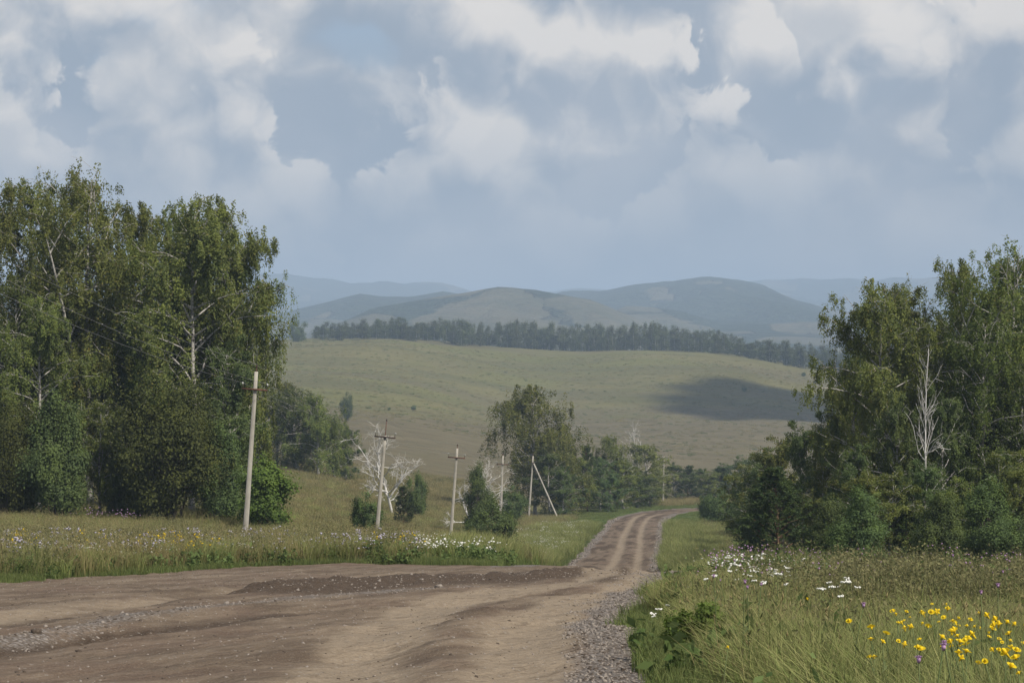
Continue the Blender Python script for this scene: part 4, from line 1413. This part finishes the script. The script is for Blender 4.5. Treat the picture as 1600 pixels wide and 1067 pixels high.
i_short = [grass_patch('short_grass_patch', 150, 0.34, 0.08, 0.24, 0.008, M_g_short, 0.8) for _ in range(2)]
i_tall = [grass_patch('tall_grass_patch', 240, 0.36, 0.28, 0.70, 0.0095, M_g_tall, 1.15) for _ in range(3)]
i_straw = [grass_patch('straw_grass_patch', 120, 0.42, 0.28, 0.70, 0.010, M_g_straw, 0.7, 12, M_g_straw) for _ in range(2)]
i_high = [weed_patch('high_weed_patch', 12, 0.40, 0.7, 1.25, M_g_red, 0.06), weed_patch('high_green_weed_patch', 11, 0.38, 0.6, 1.15, M_g_leaf, 0.10)]
i_red = [weed_patch('seeding_weed_patch', 30, 0.40, 0.30, 0.85, M_g_red, 0.05) for _ in range(2)]
i_leaf = [weed_patch('broad_weed_patch', 26, 0.34, 0.15, 0.5, M_g_leaf, 0.12) for _ in range(2)]
i_white = [flower_patch('white_flower_patch', 9, 0.45, 0.40, 0.68, 0.034, M_p_white, 2, 0.06) for _ in range(2)]
i_yel = [flower_patch('yellow_flower_patch', 8, 0.40, 0.42, 0.74, 0.036, M_p_yellow, 2, 0.06) for _ in range(1)]
i_lil = [flower_patch('lilac_flower_patch', 12, 0.45, 0.38, 0.72, 0.032, M_p_lilac, 2, 0.07) for _ in range(1)]
i_pur = [flower_patch('purple_flower_patch', 7, 0.40, 0.45, 0.80, 0.022, M_p_purple, 1, 0.0, 0.8) for _ in range(1)]


def instancer(name, pts, rots, scl, idx, sources, label, cat):
    """one 'stuff' object: source patches instanced on its points"""
    me = bpy.data.meshes.new(name)
    me.vertices.add(len(pts))
    me.vertices.foreach_set('co', np.asarray(pts, np.float32).ravel())
    for nm, dat, typ in (('rot', rots, 'FLOAT_VECTOR'), ('scl', scl, 'FLOAT_VECTOR')):
        at = me.attributes.new(nm, typ, 'POINT')
        at.data.foreach_set('vector', np.asarray(dat, np.float32).ravel())
    at = me.attributes.new('idx', 'INT', 'POINT'); at.data.foreach_set('value', np.asarray(idx, np.int32))
    o = obj(name, me)
    ng = bpy.data.node_groups.new(name, 'GeometryNodeTree')
    ng.interface.new_socket('Geometry', in_out='INPUT', socket_type='NodeSocketGeometry')
    ng.interface.new_socket('Geometry', in_out='OUTPUT', socket_type='NodeSocketGeometry')
    gi = ng.nodes.new('NodeGroupInput'); go = ng.nodes.new('NodeGroupOutput')
    join = ng.nodes.new('GeometryNodeJoinGeometry')

    def named(nm, t):
        n = ng.nodes.new('GeometryNodeInputNamedAttribute'); n.data_type = t
        n.inputs['Name'].default_value = nm
        return n.outputs['Attribute']
    for k, so in enumerate(sources):
        oi = ng.nodes.new('GeometryNodeObjectInfo'); oi.inputs['Object'].default_value = so
        oi.inputs['As Instance'].default_value = True
        cmpn = ng.nodes.new('FunctionNodeCompare'); cmpn.data_type = 'INT'; cmpn.operation = 'EQUAL'
        ng.links.new(named('idx', 'INT'), cmpn.inputs[2]); cmpn.inputs[3].default_value = k
        ip = ng.nodes.new('GeometryNodeInstanceOnPoints')
        ng.links.new(gi.outputs[0], ip.inputs['Points'])
        ng.links.new(cmpn.outputs[0], ip.inputs['Selection'])
        ng.links.new(oi.outputs['Geometry'], ip.inputs['Instance'])
        e2r = ng.nodes.new('FunctionNodeEulerToRotation')
        ng.links.new(named('rot', 'FLOAT_VECTOR'), e2r.inputs[0])
        ng.links.new(e2r.outputs[0], ip.inputs['Rotation'])
        ng.links.new(named('scl', 'FLOAT_VECTOR'), ip.inputs['Scale'])
        ng.links.new(ip.outputs[0], join.inputs[0])
    ng.links.new(join.outputs[0], go.inputs[0])
    md = o.modifiers.new('instances', 'NODES'); md.node_group = ng
    tag(o, label, cat, kind='stuff')
    return o


PT, RT, SCL, IDX = [], [], [], []
WEED = near_plan(1100, 1040)


def scatter(x, y, choices, weights, s0, s1, zs=1.0, keep=None):
    """put plant patches at plan points off the road"""
    m = road_at(x, y) > (0.45 if keep is None else keep)
    if choices[0] not in i_short: m &= (np.hypot(x - WEED[0], y - WEED[1]) > 0.55) & ~((np.abs(x - WEED[0] * y / WEED[1]) < 0.35) & (y < WEED[1]) & (y > WEED[1] - 5))
    x, y = x[m], y[m]
    if not len(x): return
    z = ground_z(x, y)
    PT.append(np.stack([x, y, z], 1))
    RT.append(np.stack([rng.normal(0, .05, len(x)), rng.normal(0, .05, len(x)), rng.uniform(0, 6.28, len(x))], 1))
    s = rng.uniform(s0, s1, len(x))
    SCL.append(np.stack([s, s, s * zs * rng.uniform(0.8, 1.15, len(x))], 1))
    IDX.append(rng.choice(choices, len(x), p=np.array(weights, float) / np.sum(weights)))


def zone(px0, px1, d0, d1, n, pw=1.0):
    """random plan points between two sight lines and two distances, even per area"""
    d = np.sqrt(rng.uniform(d0 ** 2, d1 ** 2, n))
    px = rng.uniform(px0, px1, n)
    return (px - CX) / F * d, d


# right verge, near
x, y = zone(960, 1900, 5, 16, 1500); scatter(x, y, i_tall + i_leaf + i_short, [4, 4, 4, .6, .6, 1, 1], 0.8, 1.15)
x, y = zone(960, 1750, 14, 30, 4600); scatter(x, y, i_tall + i_straw + i_leaf + i_red, [4, 4, 4, 1.1, 1.1, 1.0, 1.0, .5, .5], 0.65, 1.12, 0.9)
for d0, d1, n_, zs in ((25, 33, 1500, 0.66), (33, 39, 1100, 0.48), (39, 44, 900, 0.34)):
    x, y = zone(1000, 1330, d0, d1, int(n_ * 0.6)); scatter(x, y, i_tall + i_leaf + i_red, [3, 3, 3, 1.3, 1.3, .7, .7], 0.8, 1.2, zs, 1.0)
    x, y = zone(1240, 1750, d0, d1, n_); scatter(x, y, i_red + i_straw + i_tall + i_leaf, [2.0, 2.0, 1.2, 1.2, 1.7, 1.7, 1.7, .9, .9], 0.85, 1.3, zs)
x, y = zone(1150, 1750, 22, 38, 420); scatter(x, y, i_high, [1.3, 1], 0.6, 0.95, 0.85)
x, y = zone(1300, 1750, 22, 32, 450); scatter(x, y, i_red, [1, 1], 0.8, 1.1)
x, y = zone(1110, 1330, 28, 40, 16); scatter(x, y, i_white, [1, 1], 0.8, 1.0)
x, y = zone(1100, 1700, 26, 46, 80); scatter(x, y, i_pur, [1], 0.7, 0.95)
x, y = zone(1010, 1180, 11, 22, 1500); scatter(x, y, i_short, [1, 1], 0.8, 1.3, 1.2, 0.0)
# short green fringe along every road edge
x, y = zone(-300, 1300, 10, 62, 26000); r_ = road_at(x, y); k = (r_ > 0) & (r_ < 1.1); scatter(x[k], y[k], i_short + i_leaf, [4, 4, .12, .12], 0.8, 1.3, 1.0, 0.0)
x, y = zone(700, 1250, 62, 205, 20000); r_ = road_at(x, y); k = (r_ > 0.15) & (r_ < 6.5); scatter(x[k], y[k], i_short + i_tall, [3, 3, .5, .5, .5], 1.2, 2.0, 0.9, 0.0)
x, y = zone(800, 1250, 200, 345, 9000); r_ = road_at(x, y); k = (r_ > 0.4) & (r_ < 9); scatter(x[k], y[k], i_short, [1, 1], 1.3, 2.0, 0.45, 0.0)
# left meadow
x, y = zone(-250, 640, 44, 75, 6500); scatter(x, y, i_straw + i_red + i_tall + i_leaf, [3, 3, 1.2, 1.2, 1.6, 1.6, 1.6, .7, .7], 0.9, 1.4, 1.0, 0.4)
x, y = zone(-250, 940, 70, 125, 7500); scatter(x, y, i_straw + i_red + i_tall, [4, 4, .6, .6, 1.7, 1.7, 1.7], 1.1, 1.7, 0.85, 0.4)
x, y = zone(430, 960, 120, 240, 6500); scatter(x, y, i_straw + i_tall + i_red, [4, 4, 1, 1, 1, .8, .8], 1.4, 2.3, 0.55, 5.0)
x, y = zone(300, 800, 230, 340, 4500); scatter(x, y, i_straw + i_red, [3, 3, 1, 1], 1.8, 3.0, 0.4, 0.6)
x, y = zone(1000, 1330, 60, 215, 4500); scatter(x, y, i_tall + i_straw + i_red, [1.5, 1.5, 1.5, 2, 2, 1.2, 1.2], 1.2, 2.0, 0.75, 4.0)
x, y = zone(860, 1200, 280, 345, 1500); scatter(x, y, i_short + i_straw, [2, 2, 1, 1], 1.6, 2.6, 0.6, 8.0)
x, y = zone(330, 1340, 560, 1110, 7500); scatter(x, y, i_red + i_straw + i_leaf, [1, 1, 2.2, 2.2, .4, .4], 1.2, 3.2, 0.30, 6.0)
# flowers in the left meadow
x, y = zone(-200, 560, 46, 66, 170); scatter(x, y, i_white, [1, 1], 0.8, 1.1, 1, 0.6)
x, y = zone(-200, 640, 46, 72, 230); scatter(x, y, i_lil, [1], 0.9, 1.2, 1, 0.6)
for cx_, n in ((305, 30), (240, 16), (30, 22), (610, 8), (150, 8)):
    x, y = zone(cx_ - 45, cx_ + 45, 50, 68, n * 2); scatter(x, y, i_yel, [1], 0.8, 1.1, 1, 0.6)
x, y = zone(520, 900, 60, 78, 90); scatter(x, y, i_white, [1, 1], 0.8, 1.2, 1, 0.5)
x, y = zone(720, 930, 110, 210, 420); r_ = road_at(x, y); k = (r_ > 1.0) & (r_ < 7); scatter(x[k], y[k], i_white, [1, 1], 1.0, 1.5, 0.8, 0.5)
x, y = zone(60, 250, 98, 106, 10); scatter(x, y, i_pur, [1], 1.1, 1.6, 1, 0.5)
x, y = zone(1030, 1100, 50, 75, 20); scatter(x, y, i_yel, [1], 1.0, 1.3, 1, 0.3)
instancer('meadow_plants', np.vstack(PT), np.vstack(RT), np.vstack(SCL), np.concatenate(IDX), GS,
          'grasses, weeds and small wildflowers covering the verges and meadow', 'grass')

# ---- single flowering plants near the viewer on the right verge
def petal_head(r, n_pet, mat_p, mat_c, name, cup=0.25):
    m = MB()
    for q in range(n_pet):
        a = q / n_pet * 2 * math.pi
        for half in (0,):
            c, s = math.cos(a), math.sin(a); w = math.pi / n_pet * 0.95 * r
            ra = 0.2 * r
            V = [(c * ra - s * w * .35, s * ra + c * w * .35, 0), (c * ra + s * w * .35, s * ra - c * w * .35, 0),
                 (c * r * .8 + s * w, s * r * .8 - c * w, cup * r * .8), (c * r, s * r, cup * r), (c * r * .8 - s * w, s * r * .8 + c * w, cup * r * .8)]
            m.add(V, [[0, 1, 2, 4]], [[4, 2, 3]])
    head = m.mesh(name, mat_p)
    m = MB(); m.tube([(0, 0, -0.012), (0, 0, 0.01), (0, 0, 0.016)], [r * 0.16, r * 0.42, r * 0.12], 8)
    return head, m.mesh('disc', mat_c, True)


def stem_mesh(h, bend, seed, leaves=6):
    rg_ = np.random.default_rng(seed)
    m = MB()
    P = np.array([(0, 0, -0.05), (bend * .1, 0, h * .35), (bend * .4, bend * .1, h * .7), (bend, bend * .2, h)])
    m.tube(P, [0.005, 0.0045, 0.004, 0.003], 5)
    C = np.array([P[0] + (P[3] - P[0]) * u for u in rg_.uniform(0.1, 0.8, leaves)])
    A = rand_unit(rg_, leaves); A[:, 2] = abs(A[:, 2]) * .6; A = unit(A); B = unit(np.cross(A, np.array([0, 0, 1.0])))
    m.leaves(C + A * 0.035, A * 0.05, B * 0.011)
    return m.mesh('stem', M_stem), P[3]


def umbel_head(r, mat, seed):
    rg_ = np.random.default_rng(seed)
    m = MB()
    n = 16
    a = rg_.uniform(0, 6.28, n); q = r * np.sqrt(rg_.uniform(0, 1, n))
    for i in range(n):
        c = np.array([math.cos(a[i]) * q[i], math.sin(a[i]) * q[i], rg_.normal() * 0.004])
        m.tube([c + (0, 0, -0.008), c, c + (0, 0, 0.006)], [0.004, r * 0.26, r * 0.1], 6)
    return m.mesh('flower_head', mat, True)


def thistle_head(r):
    m = MB()
    rg_ = np.random.default_rng(3)
    m.tube([(0, 0, -0.02), (0, 0, 0.0), (0, 0, 0.012)], [0.006, r * 0.6, r * 0.5], 8)
    n = 40
    A = rand_unit(rg_, n); A[:, 2] = abs(A[:, 2]) + 0.5; A = unit(A)
    m.leaves(np.array([[0, 0, 0.008]]) + A * r * 0.8, A * r * 0.55, unit(np.cross(A, rand_unit(rg_, n))) * r * 0.13)
    return m.mesh('flower_head', M_p_purple)


YH, YD = petal_head(0.025, 15, M_p_yellow, M_p_brown, 'flower_head')
ST = [stem_mesh(0.62, 0.06 * k - 0.1, k) for k in range(4)]
UH = [umbel_head(0.036, M_p_white, k) for k in range(3)]
TH = thistle_head(0.015)
frg = random.Random(21)


def flower(name, x, y, h, stemk, make_head, label, cat, group):
    z = float(ground_z(x, y)[0])
    e = bpy.data.objects.new(name, None); link(e)
    e.empty_display_size = 0.2
    e.location = (x, y, z); e.rotation_euler = (0, 0, frg.uniform(0, 6.28))
    st, tip = ST[stemk]
    k = h / 0.62
    o = obj('stem', st, e); o.scale = (1, 1, k)
    make_head(e, Vector((tip[0], tip[1], tip[2] * k)))
    tag(e, label, cat, group)
    return e


def yhead(e, tip):
    o = obj('flower_head', YH, e); o.location = tip
    s = frg.uniform(0.55, 1.25); o.scale = (s, s, s * frg.uniform(0.6, 2.0))
    o.rotation_euler = (frg.uniform(-.2, .75), frg.uniform(-.45, .45), 0) if True else (0, 0, 0)
    # keep the face of the flower towards the light whatever way the plant is turned
    o.rotation_euler = (Vector((frg.uniform(-.5, .7), frg.uniform(-.9, .1), 1.0)).to_track_quat('Z', 'Y').to_matrix().to_4x4()).to_euler()
    c = obj('disc', YD, o)


def whead(e, tip):
    o = obj('flower_head', UH[frg.randrange(3)], e); o.location = tip
    s = frg.uniform(0.7, 1.25); o.scale = (s, s, s); o.rotation_euler = (frg.uniform(-.3, .3), frg.uniform(-.3, .3), 0)


def thead(e, tip):
    o = obj('flower_head', TH, e); o.location = tip
    s = frg.uniform(0.8, 1.2); o.scale = (s, s, s * 0.65)


def plan_at_height(px, py, h):
    """where a plant of height h must stand so that its top shows at that pixel: march along the sight line to the ground"""
    for d in np.linspace(8, 60, 400):
        x_ = (px - CX) / F * d
        if EYE - (py - CY) / F * d <= float(ground_z(x_, d)[0]) + h:
            return x_, d
    return x_, d


ypix = [(1402, 957), (1412, 963), (1396, 955), (1420, 974), (1427, 980), (1441, 984), (1455, 943), (1464, 946), (1469, 956), (1436, 963), (1450, 970),
        (1380, 1027), (1379, 1003), (1363, 982), (1413, 1009), (1419, 1016), (1429, 1002), (1436, 1001), (1469, 998), (1476, 977), (1488, 974), (1494, 977),
        (1506, 983), (1507, 987), (1485, 995), (1496, 995), (1486, 1006), (1492, 1013), (1513, 1005), (1521, 1006), (1540, 962), (1559, 968), (1563, 978),
        (1567, 987), (1554, 985), (1536, 989), (1533, 980), (1537, 1000), (1561, 1004), (1574, 1015), (1581, 1028), (1588, 1017), (1597, 1006), (1590, 1002),
        (1587, 976), (1594, 977), (1526, 1034), (1519, 1034), (1510, 1022), (1583, 1002), (1598, 1057), (1274, 935), (1390, 990), (1406, 979), (1366, 1028),
        (1570, 1040), (1545, 1015), (1500, 970), (1520, 978), (1128, 1015)]
ypix += [(a + frg.uniform(-22, 22), min(b + frg.uniform(-10, 14), 1064)) for a, b in ypix[:50] if frg.random() < 0.75]
lab = 'small yellow wildflower on a thin stem among the tall grass at lower right'
for i, (a, b) in enumerate(ypix):
    h = frg.uniform(0.55, 0.72)
    x, y = plan_at_height(a, b, h)
    flower('yellow_flower', x, y, h, frg.randrange(4), yhead, lab, 'flower', 'yellow flowers of the right verge')
wpix = [(1140, 872), (1148, 880), (1160, 884), (1135, 890), (1172, 892), (1185, 889), (1192, 893), (1165, 898), (1178, 900), (1150, 905), (1215, 896), (1232, 888), (1236, 893), (1228, 886),
        (1300, 912), (1310, 908), (1322, 910), (1330, 905), (1335, 900), (1318, 916), (1305, 917), (1327, 917), (1290, 920), (1325, 934), (1285, 921), (1205, 910), (1225, 914), (1190, 908),
        (1060, 925), (1066, 930), (1070, 921), (1064, 938), (1028, 950), (1020, 958), (1034, 946), (1015, 964), (1082, 915), (1100, 905), (1115, 898), (1125, 893)]
for i, (a, b) in enumerate(wpix):
    h = frg.uniform(0.45, 0.75) if a > 1090 else frg.uniform(0.25, 0.4)
    x, y = plan_at_height(a, b, h)
    flower('white_flower', x, y, h, frg.randrange(4), whead, 'white flat headed wildflower at the top of the right verge', 'flower', 'white flowers of the right verge')
tpix = [(1152, 867), (1128, 886), (1120, 900), (1183, 914), (1170, 918), (1137, 905), (1160, 910), (1442, 1062), (1508, 1062), (1446, 1048), (1330, 945), (1580, 893), (1445, 852), (1560, 915), (1535, 925), (1485, 868)]
for i, (a, b) in enumerate(tpix):
    h = frg.uniform(0.7, 0.95)
    x, y = plan_at_height(a, b, h)
    flower('purple_thistle', x, y, h, frg.randrange(4), thead, 'purple thistle head standing up from the weeds of the right verge', 'flower', 'thistles of the right verge')

# dark feathery weed at the road edge
WD = make_bush('roadside_weed', 70, 0.62, 0.85, 7000, 0.038, M_maple, 30, M_stem, 0.0, 0.004)
x, y = WEED
e = bpy.data.objects.new('roadside_weed', None); link(e)
e.location = (x, y, float(ground_z(x, y)[0])); tag(e, 'dark bushy weed at the gravel edge in the foreground', 'weed')
for part in ('trunk', 'crown'):
    o = obj('stems' if part == 'trunk' else 'leaves', WD[part], e)

# ------------------------------------------------------------------ stones
def stone_mesh(name, seed, mat, flat=0.65):
    rg_ = np.random.default_rng(seed)
    t = (1 + 5 ** 0.5) / 2
    V = np.array([(-1, t, 0), (1, t, 0), (-1, -t, 0), (1, -t, 0), (0, -1, t), (0, 1, t), (0, -1, -t), (0, 1, -t), (t, 0, -1), (t, 0, 1), (-t, 0, -1), (-t, 0, 1)], float) / 1.9
    T = np.array([(0, 11, 5), (0, 5, 1), (0, 1, 7), (0, 7, 10), (0, 10, 11), (1, 5, 9), (5, 11, 4), (11, 10, 2), (10, 7, 6), (7, 1, 8), (3, 9, 4), (3, 4, 2), (3, 2, 6), (3, 6, 8), (3, 8, 9), (4, 9, 5), (2, 4, 11), (6, 2, 10), (8, 6, 7), (9, 8, 1)])
    V *= rg_.uniform(0.7, 1.25, (12, 1)); V *= np.array([1.0, rg_.uniform(.65, 1), flat * rg_.uniform(.7, 1)])
    return mesh_from(name, V * 0.5, T, mat)


SM = []
for k in range(6):
    o = bpy.data.objects.new('pebble', stone_mesh('pebble', 200 + k, M_stone if k < 4 else M_stone_dk)); SRC.objects.link(o); SM.append(o)
px_, py_, sz_ = [], [], []


def peb(x, y, s0, s1):
    px_.append(x); py_.append(y); sz_.append(rng.uniform(s0, s1, len(x)) ** 1.0 * rng.choice([0.6, 1, 1, 1.5], len(x)))


x, y = zone(880, 1075, 13, 52, 16000); r_ = road_at(x, y); k = (r_ < 0.05) & (r_ > -1.6) & (rng.uniform(0, 1, len(x)) < sstep(-1.7, -0.5, r_)); peb(x[k], y[k], 0.015, 0.045)
x, y = zone(-200, 1000, 15, 52, 5200); r_ = road_at(x, y); k = r_ < -0.2; peb(x[k], y[k], 0.012, 0.038)
x, y = zone(-200, 800, 16, 50, 26000); dst, _ = seg_dist(x, y, STONEL); k = (dst < 0.5) & (rng.uniform(0, 1, len(x)) < 0.5); peb(x[k], y[k], 0.012, 0.05)
x, y = zone(380, 1060, 36, 54, 4000); dst, _ = seg_dist(x, y, BERM); k = (dst < 1.5) & (rng.uniform(0, 1, len(x)) < .55); peb(x[k], y[k], 0.02, 0.07)
x, y = zone(880, 1060, 115, 235, 14000); r_ = road_at(x, y); k = (r_ < 0) & (r_ > -0.9); peb(x[k], y[k], 0.06, 0.16)
x = np.concatenate(px_); y = np.concatenate(py_); s = np.concatenate(sz_)
instancer('gravel', np.stack([x, y, ground_z(x, y) + s * 0.03], 1), rng.uniform(0, 6.28, (len(x), 3)) * np.array([.1, .1, 1]), np.repeat(s[:, None], 3, 1),
          rng.integers(0, 6, len(x)), SM, 'loose grey gravel and clods along the road edges', 'gravel')
for (a, b, s, mt, lab) in [(57, 997, 0.24, M_stone_dk, 'flat dark stone lying at the far left of the road'), (1036, 932, 0.20, M_stone_dk, 'dark clod on the gravel at the right road edge'),
                           (887, 996, 0.10, M_stone, 'pale pebble in the middle of the near wheel track'), (1028, 1024, 0.13, M_stone, 'white stone at the grass edge on the right'),
                           (733, 920, 0.22, M_stone_dk, 'dark clod on the churned soil left of the wheel tracks'), (686, 918, 0.30, M_stone, 'pale flat stone on the churned soil'),
                           (886, 968, 0.10, M_stone_dk, 'small dark stone beside the right wheel track'), (354, 950, 0.18, M_stone, 'pale stone on the stony ridge of the road'), (123, 1015, 0.12, M_stone_dk, 'small dark clod below the stony ridge')]:
    x, y = near_plan(a, b)
    o = obj('stone', stone_mesh('stone', int(a), mt, 0.6))
    s *= 0.72
    o.scale = (s, s, s); o.location = (x, y, float(ground_z(x, y)[0]) + s * 0.08); o.rotation_euler = (0, 0, a)
    tag(o, lab, 'stone')

# ------------------------------------------------------------------ cloud whose shadow lies on the hill field
def cloud_mesh():
    rg_ = np.random.default_rng(9)
    m = MB()
    V, T = [], []
    for k in range(60):
        a = rg_.uniform(0, 6.28); q = rg_.uniform(0, 1) ** 0.6
        c = np.array([math.cos(a) * q * 44, math.sin(a) * q * 95, rg_.uniform(0, 16) * (1 - q * .6)])
        r = rg_.uniform(14, 26) * (1 - 0.35 * q)
        th = np.linspace(0, np.pi, 9); ph = np.arange(14) / 14 * 2 * np.pi
        P = np.array([(math.sin(t) * math.cos(p), math.sin(t) * math.sin(p), math.cos(t) * 0.7) for t in th for p in ph])
        P *= 1 + 0.16 * (rg_.uniform(-1, 1, len(P)))[:, None]
        Q = [[i * 14 + j, i * 14 + (j + 1) % 14, i * 14 + 14 + (j + 1) % 14, i * 14 + 14 + j] for i in range(8) for j in range(14)]
        m.add(P * r + c, Q)
    return m.mesh('cloud', simple_mat('cloud_white', (0.8, 0.8, 0.8), (0.85, 0.85, 0.85), 0.02, 1.0), True)


co = obj('cloud', cloud_mesh())
tx, ty = (1205 - CX) / F * 890, 890.0
tz = float(ground_z(tx, ty)[0])
co.location = Vector((tx, ty, tz)) + SDIR * 1500
tag(co, 'small white cloud casting its shadow on the hill field', 'cloud', kind='structure')

# ------------------------------------------------------------------ haze
zmin = min(float(GZ.min()), float(HZ.min())) - 1.0
zmax = max(float(HZ.max()), 30.0) + 12
m = MB(); m.box((0, 4950, (zmin + zmax) / 2), (40000, 24500, zmax - zmin))
hm_, t, out = new_mat('summer_haze')
pv = t.node('ShaderNodeVolumePrincipled')
pv.inputs['Color'].default_value = (0.58, 0.76, 1.0, 1)
pv.inputs['Density'].default_value = 0.00026
pv.inputs['Anisotropy'].default_value = 0.0
t.link(pv.outputs[0], out.inputs['Volume'])
hz = obj('haze', m.mesh('haze', hm_))
tag(hz, 'pale summer haze over the whole valley', 'haze', kind='stuff')
